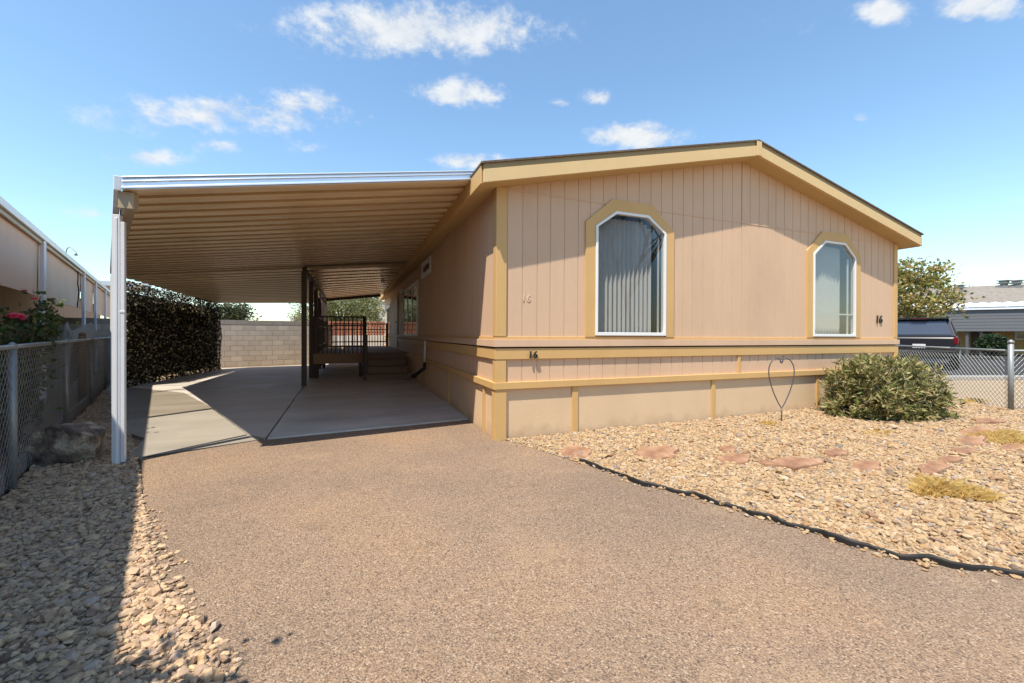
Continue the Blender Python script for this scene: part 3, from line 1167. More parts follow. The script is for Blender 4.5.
b.tube([(X0 - .16, lp0.y, lp0.z + .07), (X0 - .16, lp0.y, lp0.z + .02), (X0 - .16, lp0.y, lp0.z - .1)], [.03, .085, .07], 12)
b.build('wall_lamp', M['lampwhite'], home, smooth=True)
# drain pipe with dark elbow on the skirting
pp = onX(424.5, 350, X0 - .06)
b = MB()
b.tube([(X0 - .05, pp.y, 1.12), (X0 - .06, pp.y, .60)], .028, 8)
b.build('drain_pipe', M['white'], home, smooth=True)
b = MB()
b.tube([(X0 - .06, pp.y, .62), (X0 - .07, pp.y, .48), (X0 - .32, pp.y + .1, .27)], [.035, .04, .05], 8)
b.build('drain_elbow', M['number'], home, smooth=True)

# roof
OX, OF, TH = 0.265, 0.262, 0.215
YF, YR = Y0 - OF, YB + .25
xl, xr = X0 - OX, X1 + OX
zl = ZS - SL * OX
rb = MB()
for sgn, xe in ((1, xl), (-1, xr)):
    p = [(xe - sgn * .03, YF - .025, zl + TH - .006), (XM, YF - .025, zs(XM) + TH), (XM, YR, zs(XM) + TH), (xe - sgn * .03, YR, zl + TH - .006)]
    rb.prism(p if sgn > 0 else p[::-1], (0, 0, .022))
roof = rb.build('roof', M['shingle'], home)
sb = MB()
for sgn, xe in ((1, xl), (-1, xr)):
    p = [(xe, YF + .02, zl + .004), (XM, YF + .02, zs(XM) + .004), (XM, YR, zs(XM) + .004), (xe, YR, zl + .004)]
    sb.quad(*p)
sb.build('soffit', M['soffit'], home)
fb = MB()
for sgn, xe in ((1, xl), (-1, xr)):
    for (z0, z1, y0, y1) in ((-.002, .148, YF - .018, YF + .022),):
        p = [(xe, y0, zl + z0), (XM, y0, zs(XM) + z0), (XM, y0, zs(XM) + z1), (xe, y0, zl + z1)]
        fb.prism(p if sgn > 0 else p[::-1], (0, y1 - y0, 0))
fb.build('rake_fascia', M['fascia'], home, bevel=.003)
fb = MB()
for sgn, xe in ((1, xl), (-1, xr)):
    p = [(xe, YF - .004, zl + .1485), (XM, YF - .004, zs(XM) + .1485), (XM, YF - .004, zs(XM) + TH - .001), (xe, YF - .004, zl + TH - .001)]
    fb.prism(p if sgn > 0 else p[::-1], (0, .026, 0))
fb.build('drip_edge', painted('olive_drip_edge', (0.27, 0.20, 0.095), .6, .1, 2), home)
fb = MB()
fb.box(xl - .022, xl - .001, YF + .03, YR, zl - .003, zl + TH - .002)
fb.box(xr + .001, xr + .022, YF + .03, YR, zl - .003, zl + TH - .002)
fb.build('eave_fascia', M['trim'], home, bevel=.003)
b = MB()
b.box(XM - .05, XM + .05, YF - .03, YF - .019, zs(XM) - .01, zs(XM) + TH - .01)
b.build('ridge_cap_board', M['fascia'], home, bevel=.004)


def digits(txt, loc, size, mat, parent, ext=.008, slant=0.1, name='house_number'):
    cu = bpy.data.curves.new('digits', 'FONT')
    cu.body = txt
    cu.size = size
    cu.extrude = ext
    cu.offset = size * .016
    cu.shear = slant
    cu.space_character = 1.08
    tmp = bpy.data.objects.new('digits', cu)
    COL.objects.link(tmp)
    dg = bpy.context.evaluated_depsgraph_get()
    me = bpy.data.meshes.new_from_object(tmp.evaluated_get(dg))
    bpy.data.objects.remove(tmp, do_unlink=True)
    me.name = name
    me.materials.clear()
    me.materials.append(mat)
    me.transform(Matrix.Translation(Vector(loc)) @ Matrix.Rotation(math.pi / 2, 4, 'X'))
    me.transform(Matrix.Translation(-parent.location))
    o = bpy.data.objects.new(name, me)
    COL.objects.link(o)
    o.parent = parent
    return o


q = onY(527.5, 359.5, Y0 - .05)
digits('16', (q.x, Y0 - .05, .99), .125, M['number'], home)
q = onY(874.5, 322, Y0)
digits('16', (q.x, Y0 - .012, q.z + .03), .20, M['number'], home)
q = onY(520.5, 301, Y0)
digits('16', (q.x, Y0 - .004, q.z), .12, painted('painted_over_number', sc(C_WALL, 1.1), .7, .03), home, .003)
home.rotation_euler = (0, 0.0062, 0)

# ------------------------------------------------------------------ carport
cp = thing('carport', 'sloping metal carport roof with white front edge and tan ribbed underside', 'carport', (-1.86, 5.12, 0))
A = Vector((-1.90, 4.68, 2.575)); B = Vector((1.50, 4.95, 3.215)); Cc = Vector((1.50, 11.25, 3.20)); Dd = Vector((-4.72, 11.25, 2.57))


def pans(name, A, B, C, D, nper, mat, parent, rib=.05, nx=14):
    prof = [(0, 0), (.30, -.006), (.55, 0), (.80, .012), (.82, rib), (.97, rib)]
    vs, fs = [], []
    ts = [(k + q[0]) / nper for k in range(nper) for q in prof] + [1.0]
    hs = [q[1] for k in range(nper) for q in prof] + [0.0]
    for i in range(nx + 1):
        s = i / nx
        for t, h in zip(ts, hs):
            p = A.lerp(B, s).lerp(D.lerp(C, s), t)
            vs.append((p.x, p.y, p.z + h))
    m = len(ts)
    for i in range(nx):
        for j in range(m - 1):
            fs.append((i * m + j, i * m + j + 1, (i + 1) * m + j + 1, (i + 1) * m + j))
    b = MB()
    b.add(vs, fs)
    o = b.build(name, mat, parent)
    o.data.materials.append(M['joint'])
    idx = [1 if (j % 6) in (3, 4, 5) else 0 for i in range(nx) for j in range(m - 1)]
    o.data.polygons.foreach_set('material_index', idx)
    return o


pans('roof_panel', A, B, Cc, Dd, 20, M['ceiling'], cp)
# rear section of the roof, lower at the back
A2 = Vector((-4.72, 11.1, 2.545)); B2 = Vector((-1.06, 11.1, 2.925)); C2 = Vector((-1.06, 17.5, 2.46)); D2 = Vector((-4.5, 17.2, 2.345))
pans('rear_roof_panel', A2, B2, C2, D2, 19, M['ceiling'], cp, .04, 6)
# grooved white front fascia
ed = (B - A)
en = Vector((ed.y, -ed.x, 0)).normalized()
hz = .112
b = MB()
for k, (z0, z1, out) in enumerate(((0, .022, .034), (.023, .062, .014), (.063, .075, .030), (.076, .098, .014), (.099, hz, .034))):
    pa, pb = A + en * out, B + en * out
    Z = Vector((0, 0, 1))
    b.prism([pa + Z * z0, pb + Z * z0, pb + Z * z1, pa + Z * z1], -en * (out))
b.build('front_fascia', M['fasciametal'], cp, bevel=.004)
# outer eave beam / gutter and its end box
b = MB()
b.bar(A + Vector((.02, .1, -.02)), Dd + Vector((.02, 0, -.03)), .09, .12)
b.build('eave_beam', M['beige_metal'], cp, bevel=.006)
b = MB()
b.box(A.x - .045, A.x + .065, A.y + .03, A.y + .14, A.z - .16, A.z - .005)
b.build('gutter_box', M['beige_metal'], cp, bevel=.008)
b = MB()
b.bar(A + Vector((-.03, -.01, .055)), Dd + Vector((-.03, 0, .06)), .05, .13)
b.build('side_gutter', M['metalwhite'], cp, bevel=.005)
# front post (square tube) with a downspout
pb0 = G(117.5, 464)
b = MB()
b.box(pb0.x - .035, pb0.x + .03, pb0.y - .03, pb0.y + .03, -.02, 2.47)
b.box(pb0.x - .012, pb0.x + .012, pb0.y - .036, pb0.y - .029, 0, 2.44)
b.build('post', M['metalwhite'], cp, bevel=.008)
b = MB()
b.box(pb0.x + .036, pb0.x + .068, pb0.y - .035, pb0.y + .005, .02, 2.40)
b.box(pb0.x + .031, pb0.x + .072, pb0.y - .039, pb0.y - .034, 1.5, 1.52)
b.build('downspout', M['metalwhite'], cp, bevel=.01)
for t in (.45, .93):
    p = A.lerp(Dd, t)
    b = MB()
    b.box(p.x - .04, p.x + .04, p.y - .04, p.y + .04, 0, p.z - .08)
    b.build('post', M['metalwhite'], cp, bevel=.008)
# cross beam where the two roofs meet
b = MB()
b.bar(Dd + Vector((0, -.02, .012)), Cc + Vector((0, -.02, .012)), .07, .15)
b.build('cross_beam', M['beige_metal'], cp, bevel=.005)

# ------------------------------------------------------------------ patio cover over the deck
pc = thing('patio_cover', 'peeling flat patio cover above the wooden deck on dark posts', 'patio cover', (-1.05, 11.06, 0))
PXL = -1.06
pans('roof_panel', Vector((PXL, 11.12, 2.92)), Vector((1.45, 11.12, 3.17)), Vector((1.45, 19.9, 3.10)), Vector((PXL, 19.9, 2.80)), 14, M['dappled'], pc, .03, 5)
b = MB()
b.bar((PXL, 11.1, 2.82), (PXL, 19.9, 2.75), .09, .14)
b.build('edge_beam', M['postwood'], pc, bevel=.006)
b = MB()
b.bar((PXL, 19.88, 2.76), (1.25, 19.88, 3.03), .06, .12)
b.build('rear_beam', M['postwood'], pc, bevel=.006)
for y in (11.06, 12.95, 14.6, 16.3, 18.0, 19.75):
    b = MB()
    w = .055
    b.box(PXL - w, PXL + w, y - w, y + w, 0.01, 2.78)
    b.build('post', M['postwood'], pc, bevel=.006)
b = MB()
b.tube([(0.95, 14.0, 3.05), (0.95, 14.0, 2.93)], [.06, .05], 10)
b.build('ceiling_lamp', M['lampwhite'], pc)

# ------------------------------------------------------------------ deck with railings and steps
dk = thing('porch_deck', 'brown wooden porch deck with dark railings and steps under the patio cover', 'deck', (-1.0, 12.9, 0))
ZD, DY0, DY1, DXL, DXR = 0.71, 12.95, 19.7, -0.99, X0 - .04
b = MB()
y = DY0
while y < DY1 - .1:
    b.box(DXL, DXR, y, y + .134, ZD - .035, ZD)
    y += .14
b.build('deck_floor', M['deckwood'], dk, bevel=.003)
b = MB()
b.box(DXL - .02, .36, DY0 - .045, DY0 - .002, ZD - .29, ZD - .004)
b.box(DXL - .045, DXL - .002, DY0, DY1, ZD - .29, ZD - .004)
b.build('rim_board', M['deckwood'], dk, bevel=.004)
for x, y in ((DXL + .07, DY0 + .08), (.25, DY0 + .08), (DXL + .07, 16.3), (DXL + .07, 19.6)):
    b = MB()
    b.box(x - .05, x + .05, y - .05, y + .05, .02, ZD - .036)
    b.build('leg', M['postwood'], dk)
SX0, SX1 = .36, X0 - .10
for k in range(3):
    zt = ZD * (k + 1) / 4
    y0 = 11.65 + k * .43
    b = MB()
    b.box(SX0, SX1, y0 - .02, y0 + .45, zt - .04, zt)
    b.build('tread', M['stepwood'], dk, bevel=.004)
    b = MB()
    b.box(SX0 + .03, SX1 - .03, y0 + .01, y0 + .03, zt - ZD / 4 + .001, zt - .041)
    b.build('riser', M['stepwood'], dk)
b = MB()
b.box(SX0 + .03, SX1 - .03, DY0 - .03, DY0 - .005, ZD * .75 + .001, ZD - .004)
b.build('riser', M['stepwood'], dk)


def railing(a, c, ztop, nb, name='railing'):
    b = MB()
    a, c = Vector(a), Vector(c)
    Z = Vector((0, 0, 1))
    b.bar(a + Z * ztop, c + Z * ztop, .09, .045)
    b.bar(a + Z * (ztop - .25), c + Z * (ztop - .25), .03, .04)
    b.bar(a + Z * .2, c + Z * .2, .03, .05)
    for k in range(nb):
        p = a.lerp(c, (k + .5) / nb)
        b.bar(p + Z * -.02, p + Z * (ztop - .02), .032, .032)
    return b.build(name, M['postwood'], dk)


railing((DXL + .05, DY0 + .03, ZD), (.33, DY0 + .03, ZD), 1.06, 11)
railing((DXL + .02, DY0 + .1, ZD), (DXL + .02, DY1 - .05, ZD), 1.06, 40)
railing((DXL + .1, DY1 - .06, ZD), (X0 - .1, DY1 - .06, ZD), 1.0, 20)
for (x, y, z) in ((.36, DY0 - .05, 1.80), (.36, 11.75, 1.25), (DXL + .03, DY0 + .03, 1.8), (X0 - .12, DY1 - .06, 1.75)):
    b = MB()
    b.box(x - .05, x + .05, y - .05, y + .05, .03, z)
    b.build('newel_post', M['postwood'], dk, bevel=.006)
b = MB()
b.bar((.36, 11.75, 1.2), (.36, DY0 - .08, 1.7), .04, .09)
b.build('stair_rail', M['postwood'], dk)

# ------------------------------------------------------------------ ivy screen
iv0, iv1 = Vector((-5.05, 12.3, 0)), Vector((-4.36, 17.25, 0))
iv = thing('ivy_screen', 'tall dark ivy screen along the far left side of the carport', 'hedge', (-4.7, 14.8, 0))
n = 17000
t = RNG.uniform(0, 1, n)
hh = 2.545 - .2 * t
e = np.array(iv1 - iv0)
el = np.linalg.norm(e)
nn = np.array([e[1], -e[0], 0]) / el
depth = np.where(RNG.uniform(size=n) < .7, np.abs(RNG.normal(.07, .016, n)), RNG.uniform(-.06, .08, n))
bul = .02 * np.sin(t * 40) + .03 * np.sin(t * 17 + 1)
zz = RNG.uniform(0, 1, n) ** .95 * (hh + .012 * np.sin(t * 60) + RNG.normal(0, .012, n))
c = np.array(iv0)[None] + t[:, None] * e[None] + nn[None] * (depth + bul * .6)[:, None]
c[:, 2] = zz
d = nn[None] * RNG.uniform(.0, .8, n)[:, None] + RNG.normal(0, .6, (n, 3)) + np.array([0, 0, -.5])
v, f = leaf_arrays(c, d, .055, .045, RNG)
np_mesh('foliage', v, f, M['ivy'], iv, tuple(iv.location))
b = MB()
for k in range(17):
    p = iv0.lerp(iv1, k / 16)
    b.tube([(p.x, p.y, 0), (p.x + random.uniform(-.1, .1), p.y, 1.2), (p.x, p.y + random.uniform(-.1, .1), 2.25)], [.02, .014, .008], 6)
b.build('vine_stem', M['bark'], iv)
b = MB()
p, q = iv0 + Vector((-.03, 0, 0)), iv1 + Vector((-.03, 0, 0))
for z in (.35, 1.0, 1.65, 2.2):
    b.tube([p + Vector((0, 0, z)), q + Vector((0, 0, z - .08))], .006, 5)
b.build('support_wire', M['galv_dark'], iv)
b = MB()
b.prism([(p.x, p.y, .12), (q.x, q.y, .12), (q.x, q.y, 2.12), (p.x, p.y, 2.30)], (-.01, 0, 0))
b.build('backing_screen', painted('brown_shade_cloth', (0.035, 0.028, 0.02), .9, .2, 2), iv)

# ------------------------------------------------------------------ rear block wall
bw0, bw1 = Vector((-10.0, 17.5, 0)), Vector((-0.75, 19.65, 0))
bwt = thing('block_wall', 'grey concrete block wall closing the back of the carport', 'wall', tuple(bw0), None, math.atan2(bw1.y - bw0.y, bw1.x - bw0.x))
Lb = (bw1 - bw0).length
b = MB()
b.box(0, Lb, 0, .2, -.05, 1.62)
b.build('masonry', M['block'], bwt, local=True)
b = MB()
for k in range(int(Lb / .4)):
    b.box(k * .4 + .003, k * .4 + .397, -.006, .206, 1.623, 1.80 + random.uniform(-.004, .004))
b.build('cap_course', painted('block_cap', (0.30, 0.26, 0.215), .95, .12, 3, None, .4, .2), bwt, local=True, bevel=.004)

# red-brown slat fence over a pale wall behind the deck
sf = thing('slat_fence', 'red-brown board fence on a pale low wall behind the deck', 'fence', (-1.4, 22.6, 0))
b = MB()
b.box(-1.6, 6.0, 24.0, 24.15, -.05, 1.15)
b.build('low_wall', M['paleblock'], sf, bevel=.01)
b = MB()
x = -1.6
while x < 6:
    b.box(x, x + .13, 24.02, 24.05, 1.16, 1.93 + random.uniform(-.02, .02))
    x += .15
b.build('boards', M['redwood'], sf)
b = MB()
b.box(-1.6, 6, 24.052, 24.09, 1.3, 1.38)
b.box(-1.6, 6, 24.052, 24.09, 1.75, 1.83)
b.build('rail', M['redwood'], sf)

# ------------------------------------------------------------------ chain link fences


def chain(b, a, c, h, z0=.03, pitch=.062, r=.0024):
    a, c = Vector(a), Vector(c)
    L = (c - a).length
    e = (c - a) / L
    nrm = Vector((-e.y, e.x, 0))
    for sgn in (1, -1):
        s = -h
        while s < L + h:
            lo, hi = max(0, s), min(L, s + h)
            if hi > lo:
                z_a, z_b = (lo - s, hi - s) if sgn > 0 else (h - (lo - s), h - (hi - s))
                off = nrm * (.0025 * sgn)
                b.tube([a + e * lo + off + Vector((0, 0, z0 + z_a)), a + e * hi + off + Vector((0, 0, z0 + z_b))], r, 3, False)
            s += pitch * 1.414


FL = thing('chain_link_fence', 'weathered grey chain-link fence along the gravel strip on the left', 'fence', (fline(4.68), 4.68, 0))
ys = [0.6, 2.4, 4.68, 7.2, 9.75, 12.3, 14.85, 17.2]
for i, y in enumerate(ys):
    b = MB()
    x = fline(y)
    b.tube([(x, y, -.02), (x, y, 1.17)], .027 if i not in (2,) else .03, 10)
    b.tube([(x, y, 1.17), (x, y, 1.20), (x, y, 1.225)], [.034, .03, .008], 10)
    b.build('post', M['galv_dark'] if i > 2 else M['galv'], FL, smooth=True)
for i in range(len(ys) - 1):
    a, c = (fline(ys[i]), ys[i], 0), (fline(ys[i + 1]), ys[i + 1], 0)
    b = MB()
    chain(b, a, c, 1.12, .05, .07, .0019)
    b.build('wire_mesh', M['galv_dark'], FL)
b = MB()
b.tube([(fline(ys[0]), ys[0], 1.185), (fline(ys[-1]), ys[-1], 1.185)], .02, 8)
b.build('top_rail', M['galv'], FL, smooth=True)
b = MB()
b.bar((fline(ys[0]) - .06, ys[0], .07), (fline(ys[-1]) - .06, ys[-1], .07), .04, .16)
b.build('kick_board', painted('grey_kick_board', (0.24, 0.22, 0.21), .8, .2, 3, None, .3, .3), FL, bevel=.004)

wp = thing('wooden_post', 'round-topped brown wooden post behind the left chain-link fence', 'post', (fline(10.1) - .16, 10.1, 0))
b = MB()
x, y = wp.location.x, wp.location.y
b.tube([(x, y, -.02), (x, y, 1.2), (x, y, 1.24)], [.06, .058, .05], 10)
b.build('shaft', M['woodpost'], wp, smooth=True)
b = MB()
b.tube([(x, y, 1.241), (x, y, 1.28), (x, y, 1.31)], [.045, .055, .02], 10)
b.build('cap', M['woodpost'], wp, smooth=True)

FR = thing('chain_link_fence', 'silver chain-link fence at the right side of the gravel yard', 'fence', tuple(post_R))
pts = [Vector((12.66, 6.52, 0)), Vector((11.16, 4.49, 0)), post_R, post_R + Vector((1.9, -.74, 0)), post_R + Vector((4.1, -1.6, 0))]
for i, p in enumerate(pts):
    b = MB()
    rr = .036 if i == 2 else .028
    if i == 1:
        continue
    b.tube([(p.x, p.y, -.02), (p.x, p.y, 1.13)], rr, 12)
    b.tube([(p.x, p.y, 1.13), (p.x, p.y, 1.16), (p.x, p.y, 1.19)], [rr + .008, rr + .004, .012], 12)
    b.build('post', M['galv'], FR, smooth=True)
for i in range(len(pts) - 1):
    b = MB()
    chain(b, pts[i], pts[i + 1], .98, .02, .062, .0026)
    b.build('wire_mesh', M['galv'], FR)
    b = MB()
    Z = Vector((0, 0, 1.0))
    b.tube([pts[i] + Z, pts[i + 1] + Z], .018, 8)
    b.build('top_rail', M['galv'], FR, smooth=True)

# ------------------------------------------------------------------ landscape edging, stones, boulder, ornament
ew = [G(u, v) for (u, v) in edge_px[2:]] + edge_ext
pl = []
for i in range(len(ew) - 1):
    for k in range(6):
        t = k / 6
        p = ew[i].lerp(ew[i + 1], t)
        pl.append(p)
pl.append(ew[-1])
pl = [Vector((p.x + .012 * math.sin(i * .9) + .008 * math.sin(i * 2.3), p.y + .012 * math.sin(i * 1.1 + 1), .010 + .008 * math.sin(i * .55 + 1))) for i, p in enumerate(pl)]
b = MB()
vs, fs = [], []
for i, p in enumerate(pl):
    d = (pl[min(i + 1, len(pl) - 1)] - pl[max(i - 1, 0)]).normalized()
    s = Vector((-d.y, d.x, 0))
    wv = .0065 + .0025 * math.sin(i * .7)
    for (a, z) in ((-1, -.03), (-1.1, .012), (-.5, .028), (.6, .026), (1.2, .008), (1, -.03)):
        vs.append(p + s * a * wv + Vector((0, 0, z)))
for i in range(len(pl) - 1):
    for k in range(5):
        fs.append((i * 6 + k, i * 6 + k + 1, (i + 1) * 6 + k + 1, (i + 1) * 6 + k))
b.add(vs, fs)
o = b.build('landscape_edging', M['edging'], None, True, rel=tuple(ew[4]))
tag(o, 'wavy black plastic edging strip between driveway and tan gravel', 'edging')

FLAGS = [(577, 451, 36, 10, 'flat reddish flagstone nearest the house corner and the driveway'),
         (657, 453, 52, 12, 'long reddish flagstone between the house corner and the wire heart'),
         (736, 458, 36, 8, 'thin reddish flagstone just left of the broadest flagstone'),
         (727, 449, 16, 6, 'tiny reddish stone piece in front of the wall left of the wire heart'),
         (797, 462, 62, 13, 'broadest pinkish flagstone in the gravel below the wire heart'),
         (766, 462, 18, 6, 'small brown flagstone chip touching the broadest flagstone'),
         (836, 452, 34, 8, 'dark broken flagstone in front of the left edge of the green bush'),
         (866, 466, 36, 8, 'reddish flagstone in the gravel straight below the bush'),
         (933, 467, 38, 10, 'triangular reddish flagstone above the largest dry grass clump'),
         (951, 459, 30, 5, 'narrow half-buried flagstone behind the triangular one'),
         (968, 441, 46, 8, 'dark brown flagstone third from the fence post'),
         (978, 433, 44, 8, 'tilted red flagstone second from the fence post'),
         (990, 420, 36, 6, 'long dark red flagstone closest to the right fence post'),
         (966, 450, 32, 6, 'dull red flagstone in the yellow dry grass'),
         (1012, 447, 30, 5, 'reddish flagstone at the right edge among dry grass')]
for (u, v, w, h, lab) in FLAGS:
    p = G(u, v, .03)
    dep = (p.x * SA + p.y * CA)
    hw = w / 2 / F * dep
    hd = max(.07, (G(u, v - h / 2).xy - G(u, v + h / 2).xy).length / 2)
    rgt = Vector((CA, -SA, 0))
    fwd = Vector((p.x, p.y, 0)).normalized()
    n = 11
    ang = sorted([(k + random.uniform(-.32, .32)) / n * 2 * math.pi for k in range(n)])
    ol = []
    for a in ang:
        rr = random.uniform(.62, 1.12)
        ol.append(rgt * math.cos(a) * hw * rr + fwd * math.sin(a) * hd * rr)
    tilt = random.uniform(-.06, .12)
    b = MB()
    th = .034
    top = [q + Vector((0, 0, th + random.uniform(-.004, .004) + tilt * q.dot(fwd))) for q in ol]
    bot = [q * 1.04 for q in ol]
    cen = Vector((0, 0, th + .004))
    vs = bot + top + [cen]
    fs = [(i, (i + 1) % n, n + (i + 1) % n, n + i) for i in range(n)] + [(n + i, n + (i + 1) % n, 2 * n) for i in range(n)]
    b.add(vs, fs)
    o = b.build('stepping_stone', M['flag'], None, bevel=.006)
    o.location = (p.x, p.y, 0.0)
    tag(o, lab, 'stepping stone', 'red flagstones laid in the gravel')


def rock(name, loc, dims, seed, mat, label, cat, amp=.2):
    import bmesh
    bm = bmesh.new()
    bmesh.ops.create_icosphere(bm, subdivisions=5, radius=1)
    rs = random.Random(seed)
    planes = []
    for k in range(15):
        d = Vector((rs.gauss(0, 1), rs.gauss(0, 1), rs.gauss(0, .8))).normalized()
        planes.append((d, rs.uniform(.48, .85)))
    from mathutils import noise as nz
    for vv in bm.verts:
        co = vv.co.copy()
        for d, h in planes:
            k = co.dot(d) - h
            if k > 0:
                co -= d * k * .93
        n1 = nz.fractal(co * 2.2 + Vector((seed, 0, 0)), .8, 2.1, 6)
        n2 = nz.fractal(co * 6 + Vector((0, seed, 0)), .8, 2.1, 4)
        co *= 1 + amp * .55 * n1 + amp * .18 * n2
        vv.co = Vector((co.x * dims[0], co.y * dims[1], co.z * dims[2]))
    me = bpy.data.meshes.new(name)
    bm.to_mesh(me)
    bm.free()
    me.materials.append(mat)
    o = bpy.data.objects.new(name, me)
    COL.objects.link(o)
    o.location = loc
    return tag(o, label, cat)


p = G(62, 466)
bo = rock('boulder', (p.x - .02, p.y + .16, .19), (.38, .30, .36), 9, M['rock'], 'large dark boulder resting against the left chain-link fence', 'boulder')
bo.rotation_euler = (.1, .35, -.3)

# heart-shaped wire ornament
hp = G(781.5, 422)
ht = thing('wire_ornament', 'dark bent wire heart on a stake in the gravel before the house', 'garden ornament', tuple(hp))
sxv = Vector((CA, -SA, 0)) * .18
b = MB()
left = [(0, .20), (-.32, .30), (-.72, .47), (-1, .66), (-1.0, .80), (-.72, .90), (-.38, .93), (-.1, .90), (0, .86), (.12, .89)]
cr = lambda L: [hp + sxv * x * 1.0 + Vector((0, 0, z)) for x, z in L]


def smooth_path(P, sub=6):
    out = []
    for i in range(len(P) - 1):
        p0, p1, p2, p3 = P[max(i - 1, 0)], P[i], P[i + 1], P[min(i + 2, len(P) - 1)]
        for k in range(sub):
            t = k / sub
            out.append(.5 * ((2 * p1) + (p2 - p0) * t + (2 * p0 - 5 * p1 + 4 * p2 - p3) * t * t + (3 * p1 - p0 - 3 * p2 + p3) * t ** 3))
    out.append(P[-1])
    return out


b.tube(smooth_path(cr(left)), .0075, 6)
b.tube(smooth_path(cr([(-x, z) for x, z in left])), .0075, 6)
b.build('heart_loop', M['wire'], ht, True)
b = MB()
b.tube([hp + Vector((0, 0, -.02)), hp + Vector((0, 0, .215))], .009, 6)
b.build('stake', M['wire'], ht, True)
b = MB()
b.tube(smooth_path([hp + sxv * x + Vector((0, 0, z)) for x, z in ((-.18, .93), (0, .97), (.2, .94), (.1, .91), (-.02, .93))]), .006, 6)
b.build('scroll', M['wire'], ht, True)

# ------------------------------------------------------------------ plants


def whorl_bush(name, label, cat, loc, dims, nshoot, leaves, ll, lw, mat, seed, stemmat):
    rng = np.random.default_rng(seed)
    root = thing(name, label, cat, loc)
    b = MB()
    C, Dv = [], []
    for k in range(nshoot):
        a = rng.uniform(0, 2 * np.pi)
        el = math.asin(rng.uniform(-.15, 1) ** 1.0 if True else 0)
        rad = rng.uniform(.45, 1.0) ** .6
        d = np.array([math.cos(a) * math.cos(el), math.sin(a) * math.cos(el), math.sin(el)])
        d = d / (np.abs(d) ** 3).sum() ** (1 / 3)
        lump = 1 + .10 * math.sin(3 * a + seed) + .08 * math.sin(5 * a + 4 * el) + rng.normal(0, .05)
        tip = d * np.array(dims) * rad * lump
        tip[2] += dims[2] * .12
        tip[2] = min(tip[2], dims[2] * 1.06 + rng.normal(0, .02))
        tip[2] = max(tip[2], .04 + rng.uniform(0, .05))
        sdir = tip / np.linalg.norm(tip) + np.array([0, 0, .35]) + rng.normal(0, .35, 3)
        sdir /= np.linalg.norm(sdir)
        L = rng.uniform(.14, .26)
        b0 = tip - sdir * L
        if k % 3 == 0:
            base = np.array([b0[0] * .25, b0[1] * .25, 0])
            b.tube([loc + Vector(base), loc + Vector((base + b0) / 2 + np.array([0, 0, .05])), loc + Vector(b0), loc + Vector(tip)], [.012, .009, .006, .003], 4, False)
        for j in range(leaves):
            t = rng.uniform(.05, 1)
            rd = rng.normal(0, 1, 3)
            rd -= sdir * rd.dot(sdir)
            rd /= np.linalg.norm(rd)
            ld = sdir * rng.uniform(.3, 1.0) + rd * rng.uniform(.5, 1)
            ld /= np.linalg.norm(ld)
            C.append(b0 + sdir * L * t + ld * ll * .5)
            Dv.append(ld)
    C = np.array(C)
    v, f = leaf_arrays(C, np.array(Dv), ll, lw, rng)
    v[:, 2] = np.maximum(v[:, 2], .01)
    o = np_mesh('foliage', v, f, mat, root)
    b.build('stem', stemmat, root)
    return root


bp = G(886, 416)
whorl_bush('oleander_bush', 'broad rounded green bush with narrow leaves by the right house corner', 'bush', Vector((7.80, 3.94, 0)), (.80, .60, .86), 1250, 14, .10, .026, M['oleander'], 5, M['palebark'])
# thin reddish twigs at the bush's left foot
whorl_bush('leafy_sprig', 'small wispy grey-green sprig at the left foot of the broad bush', 'plant', G(826, 411), (.2, .15, .42), 26, 9, .06, .014, M['oleander'], 8, M['bark'])


def tuft(loc, rx, ry, n, h, label, seed):
    rng = np.random.default_rng(seed)
    a = rng.uniform(0, 2 * np.pi, n)
    r = np.sqrt(rng.uniform(0, 1, n))
    lump = 1 + .3 * np.sin(3 * a + seed)
    bx, by = np.cos(a) * r * rx * lump, np.sin(a) * r * ry * lump
    hh = h * rng.uniform(.4, 1.1, n) * (1.15 - .6 * r)
    lean = rng.normal(0, .6, (n, 2)) * hh[:, None]
    w = .0028
    th = rng.uniform(0, np.pi, n)
    wx, wy = np.cos(th) * w, np.sin(th) * w
    z0 = np.zeros(n)
    p0 = np.stack([bx - wx, by - wy, z0], 1)
    p1 = np.stack([bx + wx, by + wy, z0], 1)
    p2 = np.stack([bx + lean[:, 0] * .4 + wx * .7, by + lean[:, 1] * .4 + wy * .7, hh * .7], 1)
    p3 = np.stack([bx + lean[:, 0] - wx * .1, by + lean[:, 1], hh], 1)
    v = np.stack([p0, p1, p2, p3], 1).reshape(-1, 3)
    o = np_mesh('dry_grass_clump', v, np.arange(4 * n).reshape(n, 4), M['drygrass'])
    o.location = loc
    return tag(o, label, 'grass clump', 'dry grass clumps in the gravel')


for k, (u, v, rx, ry, n, h, lab) in enumerate([
        (938, 493, .20, .12, 1500, .12, 'largest straw-yellow grass clump, below the triangular flagstone'),
        (974, 498, .17, .09, 1100, .09, 'low straw-yellow grass clump just right of the largest clump'),
        (1000, 437, .42, .18, 1500, .08, 'yellow dry grass patch around the red flagstones near the fence'),
        (880, 434, .3, .1, 420, .05, 'thin yellow dry grass in front of the broad bush'),
        (1016, 445, .3, .16, 700, .09, 'dry grass clump at the right edge beside the flagstones'),
        (768, 425, .16, .1, 300, .07, 'small dry grass clump left of the wire heart stake'),
        (975, 402, .3, .09, 900, .08, 'row of dry weeds along the foot of the right fence')]):
    tuft(G(u, v), rx, ry, n, h, lab, 30 + k)


